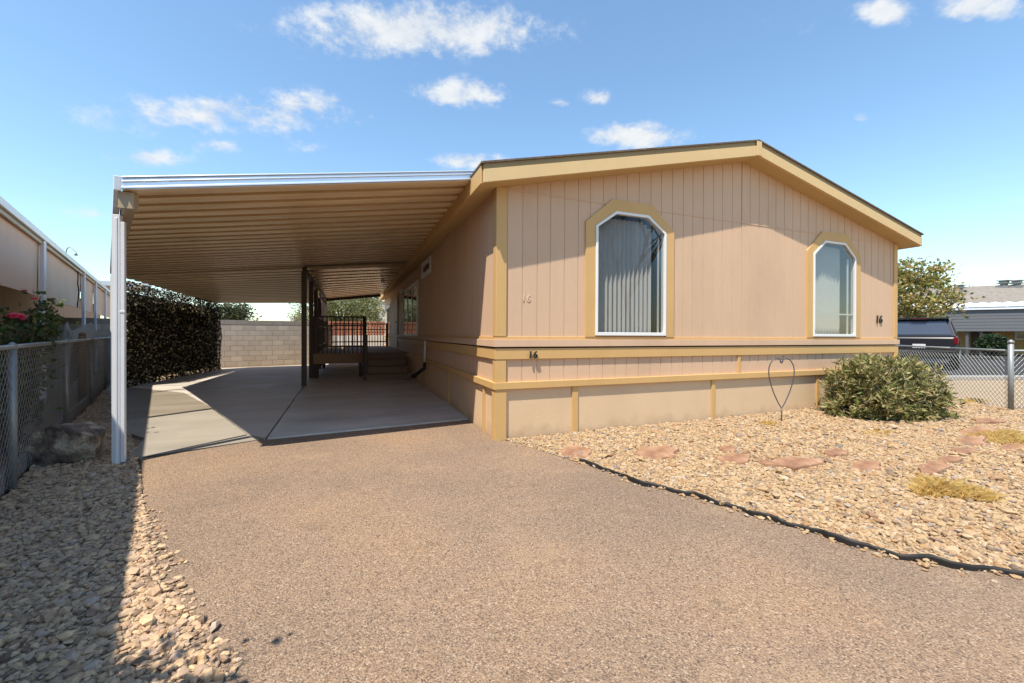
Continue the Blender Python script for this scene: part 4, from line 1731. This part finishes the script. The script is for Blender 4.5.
def flower_shrub(name, label, loc, h, seed, nf, spread=.4):
    rng = np.random.default_rng(seed)
    root = thing(name, label, 'rose bush', loc)
    b = MB()
    C, Dv = [], []
    tips = []
    for k in range(16):
        a = rng.uniform(0, 2 * np.pi)
        sp = rng.uniform(.2, 1) * spread
        hh = h * rng.uniform(.7, 1.0)
        pts = [Vector((0.05 * math.cos(a), 0.05 * math.sin(a), 0)), Vector((math.cos(a) * sp * .4, math.sin(a) * sp * .4, hh * .5)),
               Vector((math.cos(a) * sp, math.sin(a) * sp, hh))]
        b.tube([loc + p for p in pts], [.012, .009, .004], 5, False)
        tips.append(pts[-1])
        for j in range(150):
            t = rng.uniform(.25, 1)
            p = pts[0].lerp(pts[1], t * 2) if t < .5 else pts[1].lerp(pts[2], t * 2 - 1)
            C.append(np.array(p) + rng.normal(0, .075, 3))
            Dv.append(rng.normal(0, 1, 3) + np.array([0, 0, -.2]))
    v, f = leaf_arrays(np.array(C), np.array(Dv), .065, .045, rng)
    np_mesh('foliage', v, f, M['roseleaf'], root)
    b.build('cane', M['bark'], root)
    return root, tips


def bloom(root, world, size, seed):
    rng = np.random.default_rng(seed)
    n = 26
    c, dv = [], []
    V, Fc = [], []
    for k in range(n):
        r = math.sqrt((k + .5) / n)
        a = k * 2.4
        d = np.array([math.cos(a) * r, math.sin(a) * r * .8 - .45, .55 * (1.1 - r) + .1 * rng.normal()])
        p = d * size * .5
        t = np.array([-math.sin(a), math.cos(a), .2])
        up = np.array([math.cos(a) * .6, math.sin(a) * .6, .7])
        w = size * (.14 + .17 * r)
        base = len(V)
        V += [p - t * w - up * w * .5, p + t * w - up * w * .5, p + t * w * .8 + up * w * .6, p + up * w * .8, p - t * w * .8 + up * w * .6]
        Fc.append((base, base + 1, base + 2, base + 3, base + 4))
    return np_mesh('flower', np.array(V) + np.array(world), np.array(Fc), M['flower'], root, tuple(root.location))


rp = D(12, 400, 4.4)
rb_, tips = flower_shrub('rose_bush', 'rose bush with a big pink bloom behind the left fence', Vector((rp.x, rp.y, 0)), 1.72, 3, 3, .5)
for (u, v, t, s, sd) in ((18, 317, 3.8, .105, 1), (35, 299, 4.1, .045, 2), (25, 291, 4.1, .035, 3)):
    bloom(rb_, D(u, v, t), s, sd)
# tall cane out of frame whose shadow reaches the driveway's lower left corner
flower_shrub('rose_bush', 'tall leafy rose bush at the near end of the left fence', Vector((-1.50, 1.28, 0)), 2.25, 9, 0, .32)


def tree(name, label, loc, trunk_h, crown_c, crown_r, nclump, per, ll, lw, mat, seed, bark, group=None, trunk_r=.14, clump_r=.32):
    rng = np.random.default_rng(seed)
    loc = Vector(loc)
    root = thing(name, label, 'tree', loc, group)
    b = MB()
    top = Vector((crown_c[0] * .4, crown_c[1] * .4, trunk_h))
    b.tube([loc, loc + top * .5 + Vector((.06, 0, 0)), loc + top], [trunk_r, trunk_r * .8, trunk_r * .6], 9)
    C, Dv = [], []
    cr = np.array(crown_r)
    for k in range(nclump):
        d = rng.normal(0, 1, 3)
        d /= np.linalg.norm(d)
        r = rng.uniform(.35, 1.02) ** .7
        c = np.array(crown_c) + d * cr * r
        if k % 2 == 0:
            m = (np.array(top) + c) / 2 + rng.normal(0, .1, 3)
            b.tube([loc + top * .95, loc + Vector(m), loc + Vector(c)], [trunk_r * .4, trunk_r * .22, .012], 5, False)
        q = rng.normal(0, 1, (per, 3)) * clump_r * rng.uniform(.6, 1.25) * np.array([1, 1, .75])
        C.append(c + q)
        Dv.append(q / clump_r + rng.normal(0, .8, (per, 3)))
    b.build('trunk', bark, root, True)
    v, f = leaf_arrays(np.concatenate(C), np.concatenate(Dv), ll, lw, rng)
    np_mesh('crown', v, f, mat, root)
    return root


p = D(911, 350, 20)
tree('citrus_tree', 'yellow-green leafy tree beyond the dark vehicle at the right', (p.x, p.y, 0), 1.6, (0, 0, 3.1), (1.75, 1.75, 1.75), 58, 85, .17, .11, M['citrus'], 4, M['bark'], clump_r=.27)
p = D(231, 330, 26)
tree('shade_tree', 'dark green tree peeking over the block wall beside the ivy', (p.x, p.y, 0), 1.6, (0, 0, 2.5), (1.1, 1.1, .95), 34, 110, .16, .09, M['darktree'], 6, M['bark'], clump_r=.25)
p = D(340, 330, 30)
tree('feathery_tree', 'large yellow-green feathery tree behind the deck railing', (p.x, p.y, 0), 1.6, (0.3, 0, 3.1), (3.0, 2.4, 1.75), 110, 150, .24, .05, M['palo'], 7, M['bark'], clump_r=.42, trunk_r=.2)


def bare_tree(name, label, loc, h, seed, spread=.5, leaves=False, depth=5, r0=.12):
    rs = random.Random(seed)
    root = thing(name, label, 'tree', loc)
    b = MB()
    tips = []

    def grow(p, d, L, r, lv):
        mid = p + d * L * .5 + Vector((rs.gauss(0, .03), rs.gauss(0, .03), 0)) * L
        q = p + d * L
        b.tube([p, mid, q], [r, r * .85, r * .65], 5 if lv > 1 else 7, False)
        if lv >= depth:
            tips.append(q)
            return
        for k in range(rs.choice((2, 3, 3))):
            nd = (d + Vector((rs.gauss(0, spread), rs.gauss(0, spread), rs.uniform(-.1, .35)))).normalized()
            grow(q, nd, L * rs.uniform(.6, .82), r * .6, lv + 1)
    grow(Vector(loc), Vector((0, 0, 1)), h * .32, r0, 0)
    b.build('branches', M['palebark'], root)
    return root, tips


p = D(285, 330, 25)
_, tips = bare_tree('bare_tree', 'thin nearly leafless tree above the middle of the block wall', (p.x, p.y, 0), 2.9, 5, .55)
rng = np.random.default_rng(3)
c = np.concatenate([np.array(t)[None] + rng.normal(0, .12, (7, 3)) for t in tips])
v, f = leaf_arrays(c, rng.normal(0, 1, c.shape), .12, .03, rng)
np_mesh('crown', v, f, M['palo'], _, tuple(_.location))
p = D(946, 330, 42)
bare_tree('bare_tree', 'distant leafless tree above the grey roof across the street', (p.x, p.y, 0), 7.6, 12, .42, False, 4, .14)

# ------------------------------------------------------------------ neighbour on the left
NDX, NDY = -.329, .944                                       # direction of the lot line
nb0 = Vector((-3.14 * 1.13, 4.515 * 1.13, 0))
nl = lambda s, o=0.0, z=0.0: Vector((nb0.x + NDX * s - NDY * o, nb0.y + NDY * s + NDX * o, z))   # s along, o away to the left
NC = thing('neighbour_carport', 'long brown-sided carport with white gutter left of the chain-link fence', 'carport', tuple(nl(0)))
HN = 3.075
b = MB()
b.prism([nl(-10.5, 0, HN - .02), nl(20.4, 0, HN - .02), nl(20.4, 2.28, HN + .16), nl(-10.5, 2.28, HN + .16)], (0, 0, .03))
b.build('roof_panel', M['beige_metal'], NC)
b = MB()
b.bar(nl(-10.5, -.03, HN - .01), nl(20.4, -.03, HN - .01), .07, .11)
b.build('gutter', M['metalwhite'], NC, bevel=.008)
b = MB()
b.bar(nl(-10.5, -.005, HN - .11), nl(20.4, -.005, HN - .11), .04, .06)
b.build('gutter_lip', M['beige_metal'], NC, bevel=.004)
sps = [-10.5, -5.1, 0.0, 5.43, 10.77, 13.63, 16.84, 20.4]
for i in range(len(sps) - 1):
    b = MB()
    a, c = sps[i] + .01, sps[i + 1] - .01
    m = 6
    for k in range(m):                                   # slightly buckled sheet
        s0, s1 = a + (c - a) * k / m, a + (c - a) * (k + 1) / m
        w0, w1 = .02 * math.sin(k * 1.9 + i), .02 * math.sin((k + 1) * 1.9 + i)
        b.add([nl(s0, .03 + w0, 1.975), nl(s1, .03 + w1, 1.975), nl(s1, .03, HN - .06), nl(s0, .03, HN - .06),
               nl(s0, .038 + w0, 1.975), nl(s1, .038 + w1, 1.975), nl(s1, .038, HN - .06), nl(s0, .038, HN - .06)],
              [(0, 1, 2, 3), (7, 6, 5, 4), (0, 4, 5, 1)])
    b.build('side_panel', M['brown_panel'], NC)
for s in sps[1:]:
    b = MB()
    p = nl(s, -.03)
    b.box(p.x - .032, p.x + .032, p.y - .032, p.y + .032, 0, HN - .08)
    b.build('post', M['metalwhite'], NC, bevel=.006)
b = MB()
q = [nl(9.8, -.01, HN - .12), nl(9.86, -.015, 2.82), nl(9.75, -.02, 2.6), nl(9.92, -.02, 2.4), nl(9.84, -.01, 2.1), nl(9.87, 0, 1.98)]
b.tube(smooth_path(q), .013, 6)
b.build('cable', M['edging'], NC, True)

NH = thing('neighbour_home', 'shaded brown-walled home behind the left neighbouring carport', 'house', tuple(nl(6, 2.3)))
b = MB()
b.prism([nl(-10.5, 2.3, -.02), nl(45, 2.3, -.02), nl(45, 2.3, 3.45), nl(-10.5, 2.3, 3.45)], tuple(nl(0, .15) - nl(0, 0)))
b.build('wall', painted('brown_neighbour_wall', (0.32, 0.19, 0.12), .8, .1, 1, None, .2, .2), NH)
for s in (12.5, 20.5, 29):
    b = MB()
    a0_, a1_ = nl(s, 2.25, 1.2), nl(s + 1.2, 2.25, 1.2)
    Z = Vector((0, 0, 1.0))
    inn = [a0_.lerp(a1_, .06) + Vector((0, 0, .07)), a0_.lerp(a1_, .94) + Vector((0, 0, .07)), a0_.lerp(a1_, .94) + Vector((0, 0, .93)), a0_.lerp(a1_, .06) + Vector((0, 0, .93))]
    b.ring([a0_, a1_, a1_ + Z, a0_ + Z], inn, tuple(nl(0, .06) - nl(0, 0)))
    w = b.build('window', M['white'], NH)
    b = MB()
    b.prism(inn, tuple(nl(0, .04) - nl(0, 0)))
    b.build('pane', M['darkglass'], w, rel=NH.location)
b = MB()
b.prism([nl(-10.5, 2.2, 3.46), nl(45, 2.2, 3.46), nl(45, 6.5, 4.2), nl(-10.5, 6.5, 4.2)], (0, 0, .06))
b.build('roof', M['greyroof'], NH)

# bar standing in for daylight and far porch roof on posts at the neighbour's far end
AW = thing('awning', 'flat white-edged awning beyond the far end of the left carport', 'awning', tuple(nl(22, 0)))
p = nl(22, -1.3, 3.6)
e = Vector((NDX, NDY, 0)); lft = Vector((-NDY, NDX, 0))
b = MB()
b.prism([p, p + e * 3, p + e * 3 + lft * 4, p + lft * 4], (0, 0, .24))
b.build('roof_panel', M['metalwhite'], AW, bevel=.01)
for s, o_ in ((.15, .15), (2.8, .15), (.15, 3.8)):
    b = MB()
    c = p + e * s + lft * o_
    b.box(c.x - .05, c.x + .05, c.y - .05, c.y + .05, 0, 3.6)
    b.build('post', M['metalwhite'], AW)
bm_ = thing('daylight_strip', 'pale yellow timber bar added under the left carport', 'daylight', tuple(nl(12.5, .9)))
b = MB()
b.bar(nl(11, .95, 1.76), nl(20, .95, 1.76), .12, .12)  # pale bar added in place of a strip of daylight
b.build('daylight', painted('pale_yellow_daylight', (0.62, 0.52, 0.24), .7, .1, 2), bm_)
for s in (12.2, 19):  # added supports under the bar
    b = MB()
    b.bar(nl(s, .7, 0), nl(s, .9, 1.695), .06, .06)
    b.bar(nl(s, 1.2, 0), nl(s, 1.0, 1.695), .06, .06)
    b.build('bar_support', M['woodpost'], bm_)
cv = thing('canvas_cover', 'peaked grey canvas cover behind the left fence near the white posts', 'cover', tuple(D(58, 400, 8.6).xy) + (0,))
q = Vector((cv.location.x, cv.location.y, 0))
b = MB()
rv, fv = Vector((CA, -SA, 0)), Vector((SA, CA, 0))
m = 9
vs, fs = [], []
for j in range(4):
    for i in range(m):
        t = i / (m - 1) * 2 - 1
        pk = 1.52 - .33 * abs(t + .0) ** .9 - (.0, .04, .3, 1.1)[j] + .03 * math.sin(i * 2.1 + j)
        vs.append(q + rv * (t * .3 + .12 * (1 - abs(t))) + fv * ((j - 1.5) * .05 * (-1)) + Vector((0, 0, max(.02, pk))))
for j in range(3):
    for i in range(m - 1):
        fs.append((j * m + i, j * m + i + 1, (j + 1) * m + i + 1, (j + 1) * m + i))
b.add(vs, fs)
b.add([v + fv * .5 for v in vs], [tuple(reversed(f)) for f in fs])
b.quad(*(vs[i] for i in range(m)), *(vs[i] + fv * .5 for i in reversed(range(m))))
b.build('canvas_sheet', M['canvas'], cv, False)
sheet('neighbour_ground', ccw([tuple(nl(-10.5, .4).xy), tuple(nl(19, .4).xy), tuple(nl(19, 2.3).xy), tuple(nl(-10.5, 2.3).xy)]), -0.015, M['slab_brown'])
hv = MB()

# street lamp far away
p = D(66, 330, 46)
sl = thing('street_lamp', 'distant curved street lamp above the left carport roof', 'street lamp', (p.x, p.y, 0))
rv = Vector((CA, -SA, 0))
b = MB()
P0 = Vector((p.x, p.y, 0))
b.tube([P0, P0 + Vector((0, 0, 5)), P0 + Vector((0, 0, 10.2))], [.11, .09, .07], 8)
b.build('pole', M['galv'], sl, True)
b = MB()
b.tube(smooth_path([P0 + Vector((0, 0, 10.2)), P0 + rv * .15 + Vector((0, 0, 10.75)), P0 + rv * .6 + Vector((0, 0, 10.8)), P0 + rv * 1.1 + Vector((0, 0, 10.3))]), .05, 6)
b.build('arm', M['galv'], sl, True)
b = MB()
b.tube([P0 + rv * 1.1 + Vector((0, 0, 10.32)), P0 + rv * 1.12 + Vector((0, 0, 9.95))], [.06, .17], 8)
b.build('lamp_head', M['galv'], sl, True)

# pale building behind the trees at the end of the side wall
p = D(380, 330, 48)
pbld = thing('pale_building', 'pale flat-topped building visible beyond the deck', 'building', (p.x, p.y, 0))
b = MB()
b.box(p.x - .75, p.x + 6, p.y, p.y + 6, 0, 4.9)
b.build('wall', M['paleblock'], pbld)
b = MB()
b.box(p.x - .85, p.x + 6.1, p.y - .1, p.y + 6.1, 4.9, 5.15)
b.build('parapet', M['white'], pbld)
b = MB()
b.box(p.x + .6, p.x + 1.4, p.y - .05, p.y, 2.6, 3.8)
b.build('window', M['darkglass'], pbld)

# ------------------------------------------------------------------ house across the street
hA, hB = D(930, 308.5, 24.6), D(1080, 303.3, 21.4)
e = Vector((hB.x - hA.x, hB.y - hA.y, 0)).normalized()
nrm = Vector((-e.y, e.x, 0))
if nrm.dot(Vector((hA.x, hA.y, 0))) < 0:
    nrm = -nrm
HX = thing('neighbour_house', 'low grey-roofed house with dark carport valance across the street', 'house', (hA.x, hA.y, 0))
T = lambda s, d, z: Vector((hA.x, hA.y, 0)) + e * s + nrm * d + Vector((0, 0, z))
ZG = 2.72
LH = 16
b = MB()
b.prism([T(-2, -.02, ZG + .05), T(LH, -.02, ZG + .05), T(LH, 4.2, 4.25), T(-2, 4.2, 4.25)], (0, 0, .05))
b.prism([T(-2, 8.4, ZG + .05), T(-2, 4.2, 4.25), T(LH, 4.2, 4.25), T(LH, 8.4, ZG + .05)], (0, 0, .05))
b.build('roof', M['greyroof'], HX)
b = MB()
b.bar(T(-1, -.1, ZG - .03), T(LH, -.1, ZG - .03), .14, .15)
b.build('gutter', M['metalwhite'], HX, bevel=.01)
b = MB()
s = -1.0
while s < LH:                                            # scalloped awning pans over the gutter
    b.add([T(s, -.2, ZG + .045), T(s + .25, -.2, ZG + .14), T(s + .5, -.2, ZG + .045), T(s, .5, ZG + .28), T(s + .25, .5, ZG + .36), T(s + .5, .5, ZG + .28)],
          [(0, 1, 4, 3), (1, 2, 5, 4), (0, 2, 1)])
    s += .5
b.build('awning_pan', M['metalwhite'], HX)
b = MB()
for k in range(7):
    z0 = 1.40 + k * .176
    b.add([T(-1, -.05 - .012, z0), T(LH, -.05 - .012, z0), T(LH, -.05, z0 + .176), T(-1, -.05, z0 + .176)], [(0, 1, 2, 3)])
b.quad(T(-1, .0, 1.4), T(-1, .0, 2.63), T(LH, .0, 2.63), T(LH, .0, 1.4))
b.quad(T(-1, -.062, 1.4), T(-1, 0, 1.4), T(LH, 0, 1.4), T(LH, -.062, 1.4))
b.build('valance', M['greyvalance'], HX)
b = MB()
b.prism([T(-1, 3.2, 0), T(LH, 3.2, 0), T(LH, 3.2, 2.7), T(-1, 3.2, 2.7)], tuple(nrm * .15))
b.prism([T(-1.1, 3.2, 0), T(-1, 3.2, 0), T(-1, 8.2, 0), T(-1.1, 8.2, 0)], (0, 0, 2.7))
b.build('wall', M['tanwall'], HX)
for s in (4.2, 7.5):
    b = MB()
    b.ring([T(s, 3.12, .9), T(s + 1.5, 3.12, .9), T(s + 1.5, 3.12, 2.0), T(s, 3.12, 2.0)],
           [T(s + .08, 3.12, .98), T(s + 1.42, 3.12, .98), T(s + 1.42, 3.12, 1.92), T(s + .08, 3.12, 1.92)], tuple(nrm * .08))
    w = b.build('window', M['white'], HX)
    b = MB()
    b.prism([T(s + .08, 3.15, .98), T(s + 1.42, 3.15, .98), T(s + 1.42, 3.15, 1.92), T(s + .08, 3.15, 1.92)], tuple(nrm * .03))
    b.build('pane', M['darkglass'], w, rel=HX.location)
b = MB()
b.prism([T(2.4, 3.13, 0.05), T(3.3, 3.13, .05), T(3.3, 3.13, 2.05), T(2.4, 3.13, 2.05)], tuple(nrm * .06))
b.build('door', M['postwood'], HX)
for s in (-.8, 1.55, 2.1, 5.6, 9.5):
    b = MB()
    c = T(s, .1, 0)
    b.box(c.x - .05, c.x + .05, c.y - .05, c.y + .05, 0, 2.62)
    b.build('post', M['greyvalance'], HX)


def on_roof(u, v):                                       # where a ray meets the near roof slope
    best = None
    for k in range(400):
        t = 18 + k * .04
        q = D(u, v, t)
        rel = Vector((q.x - hA.x, q.y - hA.y, 0))
        d = rel.dot(nrm)
        if 0 < d < 4.2 and q.z < ZG + .1 + d * (4.25 - ZG - .05) / 4.2:
            return q
    return D(u, v, 26)


for u, v in ((959, 291.5), (1004, 287), (1017, 287)):
    q = on_roof(u, v)
    b = MB()
    for w, z0, z1 in ((.24, -.12, .06), (.13, .061, .2), (.26, .201, .25), (.17, .251, .36), (.25, .361, .42)):
        b.box(q.x - w, q.x + w, q.y - w, q.y + w, q.z + z0, q.z + z1)
    b.build('roof_vent', M['galv_dark'], HX, bevel=.01)

p = D(992, 352, 20.6)
rng = np.random.default_rng(14)
sh = thing('round_shrub', 'small dark rounded shrub before the tan wall across the street', 'shrub', (p.x, p.y, 0))
n = 1800
d = rng.normal(0, 1, (n, 3)); d /= np.linalg.norm(d, axis=1, keepdims=True)
c = d * np.array([.58, .58, .5]) * rng.uniform(.6, 1.05, (n, 1)) + np.array([0, 0, .74])
v, f = leaf_arrays(c, d + rng.normal(0, .6, (n, 3)), .14, .08, rng)
np_mesh('foliage', v, f, M['darkshrub'], sh)
b = MB()
b.tube([(p.x, p.y, 0), (p.x, p.y, .6)], [.05, .03], 7)
b.build('stem', M['bark'], sh)

# ------------------------------------------------------------------ parked vehicle, seen from behind
sp_ = D(919, 350, 14.9)
away = Vector((sp_.x, sp_.y, 0)).normalized()
rzv = math.atan2(away.y, away.x) - math.pi / 2 + math.radians(-3)
SV = thing('parked_vehicle', 'black sport utility vehicle parked beyond the bush, seen from behind', 'suv', (sp_.x, sp_.y, 0), None, rzv)


def loft(b, secs):
    """secs: list of (y, [(x,z)...]) mirrored cross-sections"""
    n = len(secs[0][1])
    vs, fs = [], []
    for y, pr in secs:
        vs += [(x, y, z) for x, z in pr]
    for i in range(len(secs) - 1):
        for k in range(n):
            fs.append((i * n + k, i * n + (k + 1) % n, (i + 1) * n + (k + 1) % n, (i + 1) * n + k))
    fs.append(tuple(range(n))[::-1])
    fs.append(tuple((len(secs) - 1) * n + k for k in range(n)))
    b.add(vs, fs)


def sec(hw, z0, z1):
    return [(-hw * .94, z0), (hw * .94, z0), (hw, z0 + (z1 - z0) * .25), (hw, z0 + (z1 - z0) * .75), (hw * .95, z1), (-hw * .95, z1), (-hw, z0 + (z1 - z0) * .75), (-hw, z0 + (z1 - z0) * .25)]


b = MB()
loft(b, [(-.02, sec(.90, .5, 1.05)), (.03, sec(.96, .42, 1.12)), (.5, sec(.985, .35, 1.14)), (3.2, sec(.985, .35, 1.12)), (4.3, sec(.95, .36, 1.0)), (4.75, sec(.86, .42, .85))])
b.build('body', M['carpaint'], SV, False, .03, local=True)
b = MB()
gb, gt = 1.12, 1.72
loft(b, [(0, [(-.90, .10), (.90, .10), (.74, .42), (-.74, .42)])] if False else [(.07, [(-.91, gb), (.91, gb), (.90, gb + .02), (-.90, gb + .02)]),
         (.34, [(-.92, gb), (.92, gb), (.735, gt), (-.735, gt)]), (1.5, [(-.92, gb), (.92, gb), (.75, gt + .05), (-.75, gt + .05)]),
         (2.45, [(-.92, gb), (.92, gb), (.72, gt), (-.72, gt)]), (3.2, [(-.90, gb - .01), (.90, gb - .01), (.86, gb + .02), (-.86, gb + .02)])])
b.build('cabin', M['carpaint'], SV, False, .03, local=True)
b = MB()
b.prism([(-.80, .085, gb + .05), (.80, .085, gb + .05), (.66, .30, gt - .08), (-.66, .30, gt - .08)], (0, -.02, .012))
b.build('rear_window', painted('tinted_rear_glass', (0.05, 0.06, 0.085), .08, .05, 1, None, 0, 0, 0, .8), SV, local=True)
for sx in (-1, 1):
    b = MB()
    b.prism([(sx * .925, .55, gb + .06), (sx * .925, 2.75, gb + .06), (sx * .79, 2.35, gt - .08), (sx * .775, .62, gt - .08)], (sx * .012, 0, .004))
    b.build('side_window', M['darkglass'], SV, local=True)
    b = MB()
    b.box(min(sx * .86, sx * .97), max(sx * .86, sx * .97), -.035, .12, .86, 1.10)
    b.build('tail_light', M['red_lamp'], SV, False, .02, local=True)
    b = MB()
    b.bar((sx * .68, .6, gt + .09), (sx * .68, 2.2, gt + .09), .03, .03)
    b.bar((sx * .68, .65, gt + .02), (sx * .68, .65, gt + .09), .03, .03)
    b.bar((sx * .68, 2.15, gt + .02), (sx * .68, 2.15, gt + .09), .03, .03)
    b.build('roof_rail', M['edging'], SV, local=True)
    for yy in (.85, 3.75):
        b = MB()
        b.tube([(sx * .74, yy, .37), (sx * .985, yy, .37)], .37, 22)
        w = b.build('wheel', M['rubber'], SV, False, .02, local=True)
        b = MB()
        b.tube([(sx * .986, yy, .37), (sx * 1.0, yy, .37)], [.24, .22], 16)
        b.build('rim', M['chrome'], w, local=True)
b = MB()
b.box(-.76, .76, .16, .42, gt + .012, gt + .05)
b.build('rear_spoiler', M['carpaint'], SV, False, .015, local=True)
b = MB()
b.box(-.2, .2, .125, .159, gt + .018, gt + .036)
b.build('brake_light', M['red_lamp'], SV, local=True)
b = MB()
b.box(-.93, .93, -.09, .1, .42, .66)
b.build('bumper', M['edging'], SV, False, .04, local=True)
b = MB()
b.box(-.17, .17, -.04, -.01, .72, .86)
b.build('number_plate', M['plate'], SV, False, .005, local=True)

# a tree across the street behind the camera, mirrored in the left arched window
bare_tree('bare_tree', 'pale leafless tree mirrored in the left arched window', (14.2, -9.5, 0), 9.5, 21, .5, False, 5, .2)

SV.scale = (1.0, 1.0, 1.05)
